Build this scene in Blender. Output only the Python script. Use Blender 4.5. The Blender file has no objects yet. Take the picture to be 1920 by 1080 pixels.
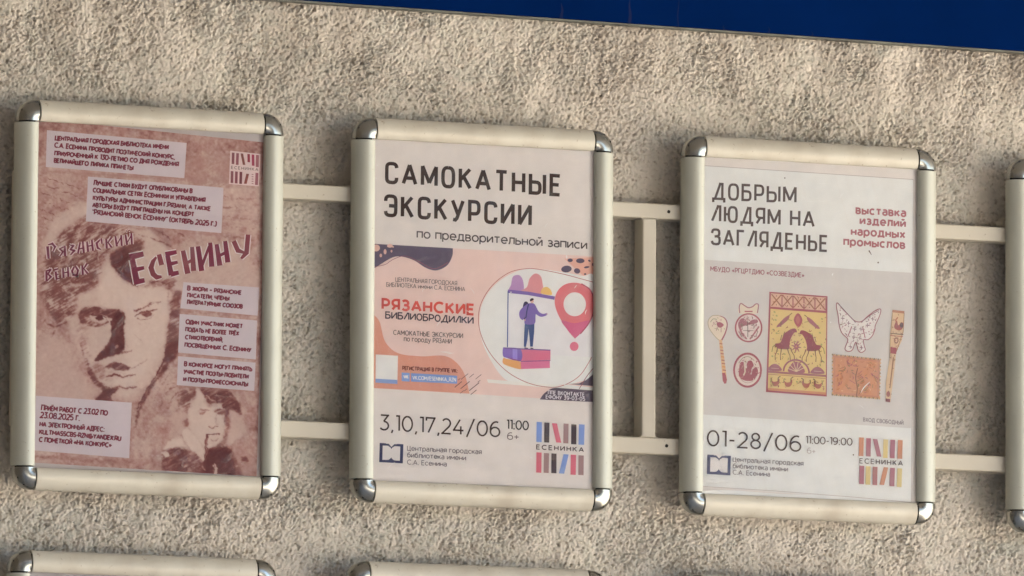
import bpy, math, random
import numpy as np

# ------------------------------------------------------------------ camera, sky, sun, exposure
S = bpy.context.scene
COL = S.collection
ZB = 3.0                       # height above the ground of the middle of the picture (m)
FOC = math.exp(9.78227643)     # focal length in photo pixels (1920 wide)
YAW, PIT, ROL = -0.378805462, 0.113878558, 0.00594596250
DIST = math.exp(9.31084498)    # mm


def rot(a, b, c):
    ca, sa, cb, sb, cc, sc = math.cos(a), math.sin(a), math.cos(b), math.sin(b), math.cos(c), math.sin(c)
    ry = np.array([[ca, 0, sa], [0, 1, 0], [-sa, 0, ca]])
    rx = np.array([[1, 0, 0], [0, cb, -sb], [0, sb, cb]])
    rz = np.array([[cc, -sc, 0], [sc, cc, 0], [0, 0, 1]])
    return ry @ rx @ rz


CM = rot(YAW, PIT, ROL)
CP = CM @ np.array([0, 0, DIST])
import mathutils
cam = bpy.data.cameras.new('camera')
cam_o = bpy.data.objects.new('camera', cam)
COL.objects.link(cam_o)
S.camera = cam_o
B = np.array([[1, 0, 0], [0, 0, -1], [0, 1, 0]])     # wall frame (x right, y up, z off the wall) -> world
R3 = B @ CM
m4 = mathutils.Matrix.Identity(4)
for i in range(3):
    for j in range(3):
        m4[i][j] = R3[i, j]
loc = B @ CP / 1000
m4[0][3], m4[1][3], m4[2][3] = loc[0], loc[1], loc[2] + ZB
cam_o.matrix_world = m4
cam.sensor_width = 36
cam.lens = FOC * 36 / 1920
cam.clip_start = 0.1
cam.clip_end = 1000

SUN_EL, SUN_AZ = math.radians(46), math.radians(224)      # azimuth: direction to the sun, clockwise from +Y
wld = bpy.data.worlds.new('World')
S.world = wld
wld.use_nodes = True
nt = wld.node_tree
sky = nt.nodes.new('ShaderNodeTexSky')
sky.sky_type = 'NISHITA'
sky.sun_disc = False
sky.sun_elevation = SUN_EL
sky.sun_rotation = SUN_AZ
nt.links.new(sky.outputs[0], nt.nodes['Background'].inputs[0])
nt.nodes['Background'].inputs[1].default_value = 0.05
sun = bpy.data.lights.new('sun', 'SUN')
sun.energy = 5.0
sun.angle = math.radians(0.5)
sun.color = (1.0, 0.95, 0.88)
sun_o = bpy.data.objects.new('sun', sun)
COL.objects.link(sun_o)
sd = mathutils.Vector((math.sin(SUN_AZ) * math.cos(SUN_EL), math.cos(SUN_AZ) * math.cos(SUN_EL), math.sin(SUN_EL)))
sun_o.rotation_euler = sd.to_track_quat('Z', 'Y').to_euler()
sun_o.location = (0, -6, 12)
vs = S.view_settings
vs.view_transform = 'Standard'
vs.look = 'None'
vs.exposure = 3.75
vs.gamma = 1
vs.use_curve_mapping = False
S.cycles.max_bounces = 8
S.cycles.diffuse_bounces = 4
S.cycles.transparent_max_bounces = 8
S.cycles.sample_clamp_indirect = 4
S.cycles.use_denoising = True
S.render.filter_size = 1.9

rnd = random.Random(7)
rng = np.random.default_rng(11)


# ------------------------------------------------------------------ helpers
def lin(c):
    c = np.asarray(c, float) / 255
    return np.where(c <= 0.04045, c / 12.92, ((c + 0.055) / 1.055) ** 2.4)


def props(o, label=None, cat=None, group=None, kind=None):
    if label: o['label'] = label
    if cat: o['category'] = cat
    if group: o['group'] = group
    if kind: o['kind'] = kind
    return o


def empty(name, loc=(0, 0, 0), ry=0):
    o = bpy.data.objects.new(name, None)
    o.empty_display_size = 0.05
    COL.objects.link(o)
    o.location = loc
    o.rotation_euler = (0, ry, 0)
    return o


def mesh_obj(name, verts, faces, mat, parent=None, smooth=False, mw=0.001):
    """verts in mm in the wall frame (x right, y up, z off the wall)"""
    v = np.asarray(verts, float)
    w = np.stack([v[:, 0], -v[:, 2], v[:, 1]], 1) * mw
    me = bpy.data.meshes.new(name)
    me.from_pydata(w.tolist(), [], faces)
    if smooth:
        me.polygons.foreach_set('use_smooth', [True] * len(me.polygons))
    if mat: me.materials.append(mat)
    me.update()
    o = bpy.data.objects.new(name, me)
    COL.objects.link(o)
    if parent: o.parent = parent
    return o


def box_vf(x0, x1, y0, y1, z0, z1, b=0.0):
    """box with bevelled front edges (b mm)"""
    v = [(x0, y0, z0), (x1, y0, z0), (x1, y1, z0), (x0, y1, z0)]
    if b <= 0:
        v += [(x0, y0, z1), (x1, y0, z1), (x1, y1, z1), (x0, y1, z1)]
        f = [(3, 2, 1, 0), (4, 5, 6, 7), (0, 1, 5, 4), (1, 2, 6, 5), (2, 3, 7, 6), (3, 0, 4, 7)]
        return v, f
    c = b * 0.3
    for (i, zz) in ((0, z1 - b), (c, z1 - c), (b, z1)):
        v += [(x0 + i, y0 + i, zz), (x1 - i, y0 + i, zz), (x1 - i, y1 - i, zz), (x0 + i, y1 - i, zz)]
    f = [(3, 2, 1, 0), (12, 13, 14, 15)]
    for r in range(3):
        a = r * 4
        for k in range(4):
            f.append((a + k, a + (k + 1) % 4, a + 4 + (k + 1) % 4, a + 4 + k))
    return v, f


def join_vf(parts):
    V, F = [], []
    for v, f in parts:
        n = len(V)
        V += [tuple(p) for p in v]
        F += [tuple(i + n for i in q) for q in f]
    return V, F


def material(name, base, rough=0.6, metal=0.0, spec=0.5, noise=None, bump=None, dirt=None):
    m = bpy.data.materials.new(name)
    m.use_nodes = True
    n = m.node_tree
    p = n.nodes['Principled BSDF']
    p.inputs['Base Color'].default_value = (*base, 1)
    p.inputs['Roughness'].default_value = rough
    p.inputs['Metallic'].default_value = metal
    p.inputs['Specular IOR Level'].default_value = spec
    tc = n.nodes.new('ShaderNodeTexCoord')
    if noise:                       # (scale, colour2, lo, hi)
        t = n.nodes.new('ShaderNodeTexNoise')
        t.inputs['Scale'].default_value = noise[0]
        t.inputs['Detail'].default_value = 6
        n.links.new(tc.outputs['Object'], t.inputs['Vector'])
        r = n.nodes.new('ShaderNodeMapRange')
        r.inputs['From Min'].default_value = noise[2]
        r.inputs['From Max'].default_value = noise[3]
        n.links.new(t.outputs['Fac'], r.inputs['Value'])
        mx = n.nodes.new('ShaderNodeMix')
        mx.data_type = 'RGBA'
        mx.inputs['A'].default_value = (*base, 1)
        mx.inputs['B'].default_value = (*noise[1], 1)
        n.links.new(r.outputs[0], mx.inputs['Factor'])
        n.links.new(mx.outputs['Result'], p.inputs['Base Color'])
        last = mx
    if dirt:                        # (scale, colour, lo, hi) small specks over the rest
        t = n.nodes.new('ShaderNodeTexNoise')
        t.inputs['Scale'].default_value = dirt[0]
        t.inputs['Detail'].default_value = 3
        n.links.new(tc.outputs['Object'], t.inputs['Vector'])
        r = n.nodes.new('ShaderNodeMapRange')
        r.inputs['From Min'].default_value = dirt[2]
        r.inputs['From Max'].default_value = dirt[3]
        n.links.new(t.outputs['Fac'], r.inputs['Value'])
        mx = n.nodes.new('ShaderNodeMix')
        mx.data_type = 'RGBA'
        if noise: n.links.new(last.outputs['Result'], mx.inputs['A'])
        else: mx.inputs['A'].default_value = (*base, 1)
        mx.inputs['B'].default_value = (*dirt[1], 1)
        n.links.new(r.outputs[0], mx.inputs['Factor'])
        n.links.new(mx.outputs['Result'], p.inputs['Base Color'])
    if bump:                        # (scale, strength, distance)
        t = n.nodes.new('ShaderNodeTexNoise')
        t.inputs['Scale'].default_value = bump[0]
        t.inputs['Detail'].default_value = 5
        n.links.new(tc.outputs['Object'], t.inputs['Vector'])
        b = n.nodes.new('ShaderNodeBump')
        b.inputs['Strength'].default_value = bump[1]
        b.inputs['Distance'].default_value = bump[2]
        n.links.new(t.outputs['Fac'], b.inputs['Height'])
        n.links.new(b.outputs[0], p.inputs['Normal'])
    return m


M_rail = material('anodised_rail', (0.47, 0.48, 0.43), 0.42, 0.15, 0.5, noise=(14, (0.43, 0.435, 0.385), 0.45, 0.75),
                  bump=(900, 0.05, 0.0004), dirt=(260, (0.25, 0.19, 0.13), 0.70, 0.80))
M_rail_lit = material('anodised_rail_dusty_lit', (0.62, 0.59, 0.515), 0.5, 0.12, 0.5, noise=(22, (0.50, 0.455, 0.385), 0.42, 0.7),
                      bump=(700, 0.08, 0.0004), dirt=(180, (0.28, 0.21, 0.14), 0.66, 0.78))  # dusty horizontal rails; base also paled and warmed to paint light from below
M_chrome = material('chromed_plastic', (0.38, 0.39, 0.375), 0.27, 1.0, 0.5, noise=(60, (0.36, 0.35, 0.32), 0.45, 0.7),
                    bump=(120, 0.05, 0.001))
M_back = material('white_backing_board', (0.70, 0.69, 0.67), 0.6)
M_tube = material('cream_painted_steel', (0.53, 0.49, 0.415), 0.45, 0.0, 0.5, noise=(9, (0.47, 0.43, 0.365), 0.4, 0.7),
                  bump=(80, 0.12, 0.001), dirt=(120, (0.22, 0.17, 0.12), 0.70, 0.78))
M_hole = material('dark_hole', (0.012, 0.010, 0.009), 0.9)
M_board = material('blue_painted_panel', (0.0002, 0.0118, 0.078), 0.8, 0.0, 0.01, noise=(5, (0.0004, 0.0140, 0.092), 0.4, 0.7))
M_board_edge = material('grey_panel_edge', (0.16, 0.17, 0.15), 0.6, noise=(30, (0.10, 0.10, 0.09), 0.4, 0.6))
M_drip = material('pinkish_drip_stain', (0.010, 0.018, 0.080), 0.8, spec=0.05)
M_ground = material('pale_concrete_paving', (0.47, 0.415, 0.335), 0.9, noise=(0.6, (0.39, 0.345, 0.28), 0.4, 0.7))
M_shade_canopy = material('shade_canopy_grey', (0.30, 0.28, 0.26), 0.8)
M_blocker = material('blocker_brown', (0.10, 0.085, 0.07), 0.9)


def print_mat(name, rough=0.55):
    m = bpy.data.materials.new(name)
    m.use_nodes = True
    n = m.node_tree
    p = n.nodes['Principled BSDF']
    a = n.nodes.new('ShaderNodeAttribute')
    a.attribute_name = 'Col'
    tc = n.nodes.new('ShaderNodeTexCoord')
    t = n.nodes.new('ShaderNodeTexNoise')
    t.inputs['Scale'].default_value = 45
    t.inputs['Detail'].default_value = 8
    n.links.new(tc.outputs['Object'], t.inputs['Vector'])
    r = n.nodes.new('ShaderNodeMapRange')
    r.inputs['From Min'].default_value = 0.3
    r.inputs['From Max'].default_value = 0.7
    r.inputs['To Min'].default_value = 0.93
    r.inputs['To Max'].default_value = 1.0
    n.links.new(t.outputs['Fac'], r.inputs['Value'])
    mx = n.nodes.new('ShaderNodeVectorMath')
    mx.operation = 'SCALE'
    n.links.new(a.outputs['Color'], mx.inputs[0])
    n.links.new(r.outputs[0], mx.inputs['Scale'])
    n.links.new(mx.outputs[0], p.inputs['Base Color'])
    p.inputs['Roughness'].default_value = rough
    p.inputs['Specular IOR Level'].default_value = 0.3
    return m


M_print = print_mat('printed_paper')

# clear protective sheet: mostly see-through, a little glossy, crinkled
M_sheet = bpy.data.materials.new('clear_plastic_sheet')
M_sheet.use_nodes = True
n = M_sheet.node_tree
n.nodes.remove(n.nodes['Principled BSDF'])
tr = n.nodes.new('ShaderNodeBsdfTransparent')
tr.inputs[0].default_value = (0.97, 0.97, 0.97, 1)
gl = n.nodes.new('ShaderNodeBsdfGlossy')
gl.inputs['Roughness'].default_value = 0.16
gl.inputs['Color'].default_value = (1, 1, 1, 1)
fr = n.nodes.new('ShaderNodeFresnel')
fr.inputs['IOR'].default_value = 1.33
tc = n.nodes.new('ShaderNodeTexCoord')
mp = n.nodes.new('ShaderNodeMapping')
mp.inputs['Rotation'].default_value = (0, 0.6, 0)
mp.inputs['Scale'].default_value = (1.0, 1.0, 2.2)
t1 = n.nodes.new('ShaderNodeTexNoise')
t1.inputs['Scale'].default_value = 16
t1.inputs['Detail'].default_value = 4
t1.inputs['Distortion'].default_value = 1.5
b1 = n.nodes.new('ShaderNodeBump')
b1.inputs['Strength'].default_value = 0.55
b1.inputs['Distance'].default_value = 0.006
mx = n.nodes.new('ShaderNodeMixShader')
n.links.new(tc.outputs['Object'], mp.inputs['Vector'])
n.links.new(mp.outputs[0], t1.inputs['Vector'])
n.links.new(t1.outputs['Fac'], b1.inputs['Height'])
n.links.new(b1.outputs[0], gl.inputs['Normal'])
n.links.new(b1.outputs[0], fr.inputs['Normal'])
n.links.new(fr.outputs[0], mx.inputs[0])
n.links.new(tr.outputs[0], mx.inputs[1])
n.links.new(gl.outputs[0], mx.inputs[2])
n.links.new(mx.outputs[0], n.nodes['Material Output'].inputs[0])

# ------------------------------------------------------------------ wall of rough-cast plaster
WZ = -48.0      # mean wall surface, mm behind the front plane of the frames


def noise_field(ny, nx, lo, hi, seed, ax=1.0, ang=0.0):
    """band-passed gaussian noise, wavelengths lo..hi in samples, unit variance"""
    g = np.random.default_rng(seed).standard_normal((ny, nx))
    fy = np.fft.fftfreq(ny)[:, None]
    fx = np.fft.rfftfreq(nx)[None, :]
    c, s = math.cos(ang), math.sin(ang)
    u, v = c * fx + s * fy, (-s * fx + c * fy) * ax
    f = np.sqrt(u * u + v * v) + 1e-9
    w = np.exp(-(f * lo) ** 2) * (1 - np.exp(-(f * hi) ** 2))
    r = np.fft.irfft2(np.fft.rfft2(g) * w, s=(ny, nx))
    return r / r.std()


def build_wall():
    st = 1.3
    xs = np.arange(-730, 760, st)
    ys = np.arange(-425, 400, st)

    def grow(lo_end, hi_end, a):
        left, right, d, x = [], [], st, a[0]
        while x > lo_end:
            d *= 1.22
            x -= d
            left.append(x)
        d, x = st, a[-1]
        while x < hi_end:
            d *= 1.22
            x += d
            right.append(x)
        left[-1], right[-1] = lo_end, hi_end
        return np.concatenate([left[::-1], a, right]), len(left)
    X, nl = grow(-5600, 8000, xs)
    Y, nb = grow(-3000, 4000, ys)
    ny, nx = len(ys), len(xs)
    a = noise_field(ny, nx, 2.7, 9, 1, 0.75, 0.5)
    a2 = noise_field(ny, nx, 1.3, 4, 2)
    b = noise_field(ny, nx, 8, 26, 3, 0.85, 0.5)
    c = noise_field(ny, nx, 30, 120, 4)
    rough = 0.85 + 0.40 * noise_field(ny, nx, 60, 200, 9)
    rough = np.clip(rough, 0.55, 1.5)
    h = rough * (0.90 * np.tanh(a * 0.8) + 0.52 * a2 + 0.8 * np.tanh(b)) + 0.7 * c
    pits = np.clip(-(noise_field(ny, nx, 3.0, 9, 5, .8, .3) + 1.0), 0, 1.2)
    h = h - 3.6 * pits * (0.4 + 0.6 * rough)
    H = np.zeros((len(Y), len(X)))
    H[nb:nb + ny, nl:nl + nx] = h
    r2 = np.random.default_rng(6).standard_normal(H.shape)
    mask = np.ones(H.shape, bool)
    mask[nb:nb + ny, nl:nl + nx] = False
    H[mask] = r2[mask] * 0.8
    XX, YY = np.meshgrid(X, Y)
    co = np.stack([XX, -(WZ + H), YY], -1).reshape(-1, 3) * 0.001
    co[:, 2] += ZB
    NX, NY = len(X), len(Y)
    idx = np.arange(NX * NY).reshape(NY, NX)
    q = np.stack([idx[:-1, :-1], idx[:-1, 1:], idx[1:, 1:], idx[1:, :-1]], -1).reshape(-1)
    nf = len(q) // 4
    me = bpy.data.meshes.new('wall')
    me.vertices.add(len(co))
    me.vertices.foreach_set('co', co.ravel())
    me.loops.add(len(q))
    me.loops.foreach_set('vertex_index', q.astype(np.int32))
    me.polygons.add(nf)
    me.polygons.foreach_set('loop_start', np.arange(nf, dtype=np.int32) * 4)
    me.polygons.foreach_set('loop_total', np.full(nf, 4, np.int32))
    me.polygons.foreach_set('use_smooth', np.ones(nf, bool))
    me.update(calc_edges=True)
    m = bpy.data.materials.new('rough_cast_plaster')
    m.use_nodes = True
    n = m.node_tree
    p = n.nodes['Principled BSDF']
    p.inputs['Roughness'].default_value = 0.95
    p.inputs['Specular IOR Level'].default_value = 0.15
    tc = n.nodes.new('ShaderNodeTexCoord')

    def noi(scale, detail, vec=None):
        t = n.nodes.new('ShaderNodeTexNoise')
        t.inputs['Scale'].default_value = scale
        t.inputs['Detail'].default_value = detail
        n.links.new(vec or tc.outputs['Object'], t.inputs['Vector'])
        return t.outputs['Fac']

    def rng_(sock, a0, a1, t0=0.0, t1=1.0):
        r = n.nodes.new('ShaderNodeMapRange')
        for k, v in zip(('From Min', 'From Max', 'To Min', 'To Max'), (a0, a1, t0, t1)):
            r.inputs[k].default_value = v
        n.links.new(sock, r.inputs['Value'])
        return r.outputs[0]

    def mixc(fac, a_, b_):
        x = n.nodes.new('ShaderNodeMix')
        x.data_type = 'RGBA'
        n.links.new(fac, x.inputs['Factor'])
        for k, v in (('A', a_), ('B', b_)):
            if isinstance(v, tuple): x.inputs[k].default_value = (*v, 1)
            else: n.links.new(v, x.inputs[k])
        return x.outputs['Result']
    c0 = mixc(rng_(noi(4.0, 3), 0.35, 0.65), (0.635, 0.575, 0.51), (0.60, 0.565, 0.495))
    c0 = mixc(rng_(noi(9.0, 4), 0.46, 0.66, 0, 0.8), c0, (0.52, 0.505, 0.455))
    c1 = mixc(rng_(noi(95, 3), 0.38, 0.62, 0, 0.8), c0, (0.67, 0.605, 0.54))
    c2 = mixc(rng_(noi(150, 2), 0.58, 0.72, 0, 0.6), c1, (0.26, 0.21, 0.155))
    # grime under the sign board: long streaks that fade downwards, a stain of its own shape
    mp = n.nodes.new('ShaderNodeMapping')
    mp.inputs['Scale'].default_value = (1, 1, 0.22)
    n.links.new(tc.outputs['Object'], mp.inputs['Vector'])
    st_ = rng_(noi(26, 6, mp.outputs[0]), 0.42, 0.66)
    sx = n.nodes.new('ShaderNodeSeparateXYZ')
    n.links.new(tc.outputs['Object'], sx.inputs[0])
    gz = rng_(sx.outputs['Z'], ZB + 0.20, ZB + 0.33)
    mul = n.nodes.new('ShaderNodeMath')
    mul.operation = 'MULTIPLY'
    n.links.new(st_, mul.inputs[0])
    n.links.new(gz, mul.inputs[1])
    mu2 = n.nodes.new('ShaderNodeMath')
    mu2.operation = 'MULTIPLY'
    n.links.new(mul.outputs[0], mu2.inputs[0])
    mu2.inputs[1].default_value = 0.6
    c3 = mixc(mu2.outputs[0], c2, (0.22, 0.17, 0.13))
    n.links.new(c3, p.inputs['Base Color'])
    b = n.nodes.new('ShaderNodeBump')
    b.inputs['Strength'].default_value = 0.5
    b.inputs['Distance'].default_value = 0.0012
    n.links.new(noi(420, 4), b.inputs['Height'])
    n.links.new(b.outputs[0], p.inputs['Normal'])
    me.materials.append(m)
    o = bpy.data.objects.new('wall', me)
    COL.objects.link(o)
    props(o, kind='structure')
    return o


build_wall()

# ------------------------------------------------------------------ paving, and unseen masses added to shape the light
def wbox(name, x0, x1, y0, y1, z0, z1, mat):
    v = [(x0, y0, z0), (x1, y0, z0), (x1, y1, z0), (x0, y1, z0), (x0, y0, z1), (x1, y0, z1), (x1, y1, z1), (x0, y1, z1)]
    f = [(3, 2, 1, 0), (4, 5, 6, 7), (0, 1, 5, 4), (1, 2, 6, 5), (2, 3, 7, 6), (3, 0, 4, 7)]
    me = bpy.data.meshes.new(name)
    me.from_pydata(v, [], f)
    me.materials.append(mat)
    o = bpy.data.objects.new(name, me)
    COL.objects.link(o)
    return o


g = bpy.data.meshes.new('ground')
g.from_pydata([(-300, -300, 0), (300, -300, 0), (300, 300, 0), (-300, 300, 0)], [], [(0, 1, 2, 3)])
g.materials.append(M_ground)
go = bpy.data.objects.new('ground', g)
COL.objects.link(go)
props(go, kind='structure')
props(wbox('shade_canopy', -5.6, 7.0, -3.2, 0.03, 4.15, 4.35, M_shade_canopy), 'unseen flat grey slab added high above to shade the wall', 'shade_canopy')  # out of view, added to keep direct sun and high sky off the wall
props(wbox('blocker_wing', -9.5, -5.62, -16.0, 3, 0, 14.0, M_blocker), 'unseen dark mass added left of the plaster wall to block light', 'light_blocker')  # unseen mass added to shade the paving and block light from the left

props(wbox('blocker_pier', -1.85, -1.45, -1.5, 0.03, 0, 4.145, M_blocker), 'unseen dark block added left of the frames to cut side light', 'blocker_pier')  # added out of view, close in, to darken the left side

op = props(wbox('blocker_opposite', -34, 10, -31, -23, 0, 13.0, M_blocker), 'unseen long dark block added across the yard to cut sky light', 'light_blocker')  # unseen, added to cut the sky ahead so light enters from the right

# ------------------------------------------------------------------ sign board over the frames
def rotz(v, a, cx=0, cy=0):
    c, s = math.cos(a), math.sin(a)
    return [(cx + c * x - s * y, cy + s * x + c * y, z) for x, y, z in v]


BA = -0.0076          # the board hangs a touch out of level
def by(x): return 327.6 + (x + 318.0) * BA
board = empty('sign_board', (0.9, 0.030, ZB + by(900) / 1000), 0)
props(board, 'dark blue sign board fixed above all the framed posters', 'sign board')


def board_part(name, v, f, m):
    v = rotz(v, math.atan(BA))
    v = [(x, y, z) for x, y, z in v]
    return mesh_obj(name, v, f, m, board)


v, f = box_vf(-1600, 1500, 2.2, 640, -14, 0, 1.0)
board_part('panel', v, f, M_board)
v, f = box_vf(-1600, 1500, -0.2, 1.9, -13, -0.8, 0.5)
board_part('edge_trim', v, f, M_board_edge)
for px, hh, ww in ((1041, 28, 4.0), (1168, 44, 4.4), (1259, 58, 0.9), (1345, 9, 2.5), (1431, 12, 2.5), (1513, 9, 2.2)):
    # the board's own runs of dried rain water, thin raised crusts on its face
    x = -317.0 + (px - 470) * 0.6830 - 900
    V, F = [], []
    n_ = 9
    for i in range(n_ + 1):
        t = i / n_
        w_ = ww * 0.5 * (1 - t) ** 0.8 + 0.25
        xo = math.sin(t * 7 + px) * 0.7
        V += [(x - w_ + xo, 2.3 + t * hh * 0.65, 0.12), (x + w_ + xo, 2.3 + t * hh * 0.65, 0.12)]
        if i: F.append((2 * i - 2, 2 * i - 1, 2 * i + 1, 2 * i))
    board_part('drip_stain', V, F, M_drip)

# ------------------------------------------------------------------ racks of square tube
def tube(name, x0, x1, y0, y1, parent, tilt=0.0, z0=-37, z1=-12):
    v, f = box_vf(x0, x1, y0, y1, z0, z1, 1.8)
    if tilt: v = [(x, y + tilt * (x - x0), z) for x, y, z in v]
    return mesh_obj(name, v, f, M_tube, parent)


def hole(x, y, r, parent, z=-11.94):
    V = [(x, y, z)] + [(x + r * math.cos(a * math.pi / 6) * (1 + 0.12 * math.sin(a * 2.1)), y + r * math.sin(a * math.pi / 6), z) for a in range(12)]
    mesh_obj('screw_hole', V, [(0, i + 1, (i + 1) % 12 + 1) for i in range(12)], M_hole, parent)


def weld(x, y, parent, sx, sy):
    """small fillet of paint in the corner where a post meets a bar"""
    V = [(x, y, 24.5), (x + sx * 3.0, y, 24.5), (x + sx * 1.0, y + sy * 1.0, 24.5), (x, y + sy * 3.0, 24.5)]
    V += [(a, b, 18) for a, b, _ in V]
    if sx * sy < 0: F = [(3, 2, 1, 0), (1, 5, 6, 2)[::-1], (2, 6, 7, 3)[::-1]]
    else: F = [(0, 1, 2, 3), (1, 5, 6, 2), (2, 6, 7, 3)]
    mesh_obj('weld_fillet', V, F, M_tube, parent)


def rack(label, xl, xr, yu, yl, posts, holes, tu=0.0, tl=0.0, hu=18.0, hl=19.0):
    e = empty('wall_rack', ((xl + xr) / 2000, 0.037, ZB + yl / 1000))
    props(e, label, 'rack', 'painted tube racks carrying the poster frames')
    ox, oy = (xl + xr) / 2, yl
    tube('bar', xl - ox, xr - ox, yu - hu - oy, yu - oy, e, tu, -37 + 37, -12 + 37)
    tube('bar', xl - ox, xr - ox, yl - hl - oy, yl - oy, e, tl, 0, 25)
    for p in posts:
        a = p + 0.4
        yb, yt = yl + tl * (p - xl) - oy + 0.05, yu - hu + tu * (p - xl) - oy - 0.05
        tube('post', p - ox, p + 17.8 - ox, yb, yt, e, 0, 0, 24.9)
        for (sx, wx) in ((-1, p + 0.3 - ox), (1, p + 17.5 - ox)):
            weld(wx, yt + 0.3, e, sx, -1)
            weld(wx, yb - 0.3, e, sx, 1)
    for (hx, hy) in holes:
        hole(hx - ox, hy - oy, 2.1, e, 25.06)
    # wall fixings behind the posts
    for p in posts:
        for yy in (yu - 60, yl + 40):
            v, f = box_vf(p + 3 - ox, p + 15 - ox, yy - 6 - oy, yy + 6 - oy, -14, 0.0)
            mesh_obj('standoff', v, f, M_tube, e)
    return e


rack('cream tube rack carrying the red portrait poster and the scooter poster', -606, 231, 110.9, -165.3,
     [-606, 170.2], [(203.4, 101.6), (201.9, -176.1)], -0.0004, -0.0022, 17.8, 19.4)
rack('cream tube rack carrying the folk crafts poster and the frame at the right edge', 236, 1080, 105.2, -169.5,
     [560 + 470], [], -0.0006, -0.0018, 17.6, 19.2)
rack('cream tube rack carrying the lower row of frames', -606, 1080, -409, -688, [-606, 200, 1030], [], 0, 0)

# ------------------------------------------------------------------ snap frames
W, H, P = 327.0, 450.0, 25.05
PROF = [(0.0, -12.0), (0.0, -4.2), (0.25, -3.0), (0.9, -1.7), (2.2, 0.1), (4.2, 1.9), (7.0, 3.9), (10.0, 5.3), (13.0, 6.1), (16.0, 6.3),
        (19.0, 5.8), (21.8, 4.6), (23.8, 3.2), (24.7, 2.3), (25.05, 1.2), (25.05, -3.6)]
SHEETZ = -2.6
PAPZ = -4.2


def rail_vf(L, inset=1.9):
    """rail along +x, length L centred; outer edge at y=0 going down to y=-P"""
    V, F = [], []
    for x in (-L / 2 + inset, L / 2 - inset):
        V += [(x, -u, z) for u, z in PROF]
    k = len(PROF)
    for i in range(k - 1):
        F.append((i, i + 1, k + i + 1, k + i))
    F.append(tuple(range(k - 1, -1, -1)))
    F.append(tuple(range(k, 2 * k)))
    return V, F


def cap_vf(n=10):
    """quarter turn corner; centre at origin, spreads to -x,+y"""
    V, F = [], []
    k = len(PROF)
    prof = [(P - u, z) for u, z in PROF]
    for j in range(n + 1):
        a = math.pi / 2 * j / n
        for r, z in prof:
            r2 = max(r - 0.18, 0.0) if z > -11 else max(r - 0.18, 0)
            # the corner caps are squarer than a true quarter circle
            sq = 1 + 0.035 * math.sin(2 * a)
            V.append((-math.sin(a) * r2 * sq, math.cos(a) * r2 * sq, z - 0.12))
    for j in range(n):
        for i in range(k - 1):
            a, b = j * k + i, (j + 1) * k + i
            F.append((a, a + 1, b + 1, b))
    F.append(tuple(range(k)))
    F.append(tuple(range(n * k + k - 1, n * k - 1, -1)))
    return V, F


def smooth_by_angle(o, ang=35):
    me = o.data
    me.polygons.foreach_set('use_smooth', [True] * len(me.polygons))
    me.set_sharp_from_angle(angle=math.radians(ang))


def xf(v, m):
    a, b, c, d, tx, ty = m
    return [(a * x + b * y + tx, c * x + d * y + ty, z) for x, y, z in v]


def frame(cx, cy, roll, label, group='snap frames hung in two rows on the racks', sheet_seed=0):
    e = empty('poster_holder', (cx / 1000, 0, ZB + cy / 1000), -roll)
    props(e, label, 'poster holder', group)
    w, h = W / 2, H / 2
    rv, rf = rail_vf(W - 2 * P)
    sv, sf = rail_vf(H - 2 * P)
    for nm, (v, f), m, mt in (('rail', (rv, rf), (1, 0, 0, 1, 0, h), M_rail_lit), ('rail', (rv, rf), (-1, 0, 0, -1, 0, -h), M_rail_lit),
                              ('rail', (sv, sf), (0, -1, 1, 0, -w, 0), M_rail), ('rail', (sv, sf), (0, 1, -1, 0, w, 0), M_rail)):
        o = mesh_obj(nm, xf(v, m), f, mt, e)
        smooth_by_angle(o)
    cv, cf = cap_vf()
    for m in ((1, 0, 0, 1, -w + P, h - P), (0, 1, -1, 0, w - P, h - P), (-1, 0, 0, -1, w - P, -h + P), (0, -1, 1, 0, -w + P, -h + P)):
        o = mesh_obj('corner_cap', xf(cv, m), cf, M_chrome, e)
        smooth_by_angle(o)
    for sx in (-1, 1):
        for sy in (-1, 1):
            bxs = []
            for (a0, a1, b0, b1) in ((4.5, 21.5, 12, P + 7), (12, P + 7, 4.5, 21.5)):
                xa, xb = sorted((sx * (w - a0), sx * (w - a1)))
                ya, yb = sorted((sy * (h - b0), sy * (h - b1)))
                bxs.append(box_vf(xa, xb, ya, yb, -9, 0.4 if a0 < 10 else 0.3))
            v, f = join_vf(bxs)
            mesh_obj('corner_connector', v, f, M_hole, e)
    v, f = box_vf(-w + 10, w - 10, -h + 10, h - 10, -11.5, -5.2)
    mesh_obj('backing_panel', v, f, M_back, e)
    # clear cover sheet, slightly wavy and lifted along the bottom edge
    r = np.random.default_rng(sheet_seed + 40)
    nx_, ny_ = 28, 40
    ph = r.uniform(0, 6.28, 6)
    V = []
    for j in range(ny_ + 1):
        for i in range(nx_ + 1):
            x = -w + P + 0.15 + (W - 2 * P - 0.3) * i / nx_
            y = -h + P + 0.15 + (H - 2 * P - 0.3) * j / ny_
            d = min(i, nx_ - i) / nx_
            z = SHEETZ + 0.35 * math.sin(x * 0.021 + ph[0] + y * 0.009) * math.sin(y * 0.024 + ph[1])
            t = j / ny_
            z += 0.9 * math.exp(-((t - 0.035) / 0.03) ** 2) * (0.6 + 0.4 * math.sin(x * 0.02 + ph[2]))
            V.append((x, y, z))
    F = [(j * (nx_ + 1) + i, j * (nx_ + 1) + i + 1, (j + 1) * (nx_ + 1) + i + 1, (j + 1) * (nx_ + 1) + i) for j in range(ny_) for i in range(nx_)]
    mesh_obj('cover_sheet', V, F, M_sheet, e, smooth=True)
    return e


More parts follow.
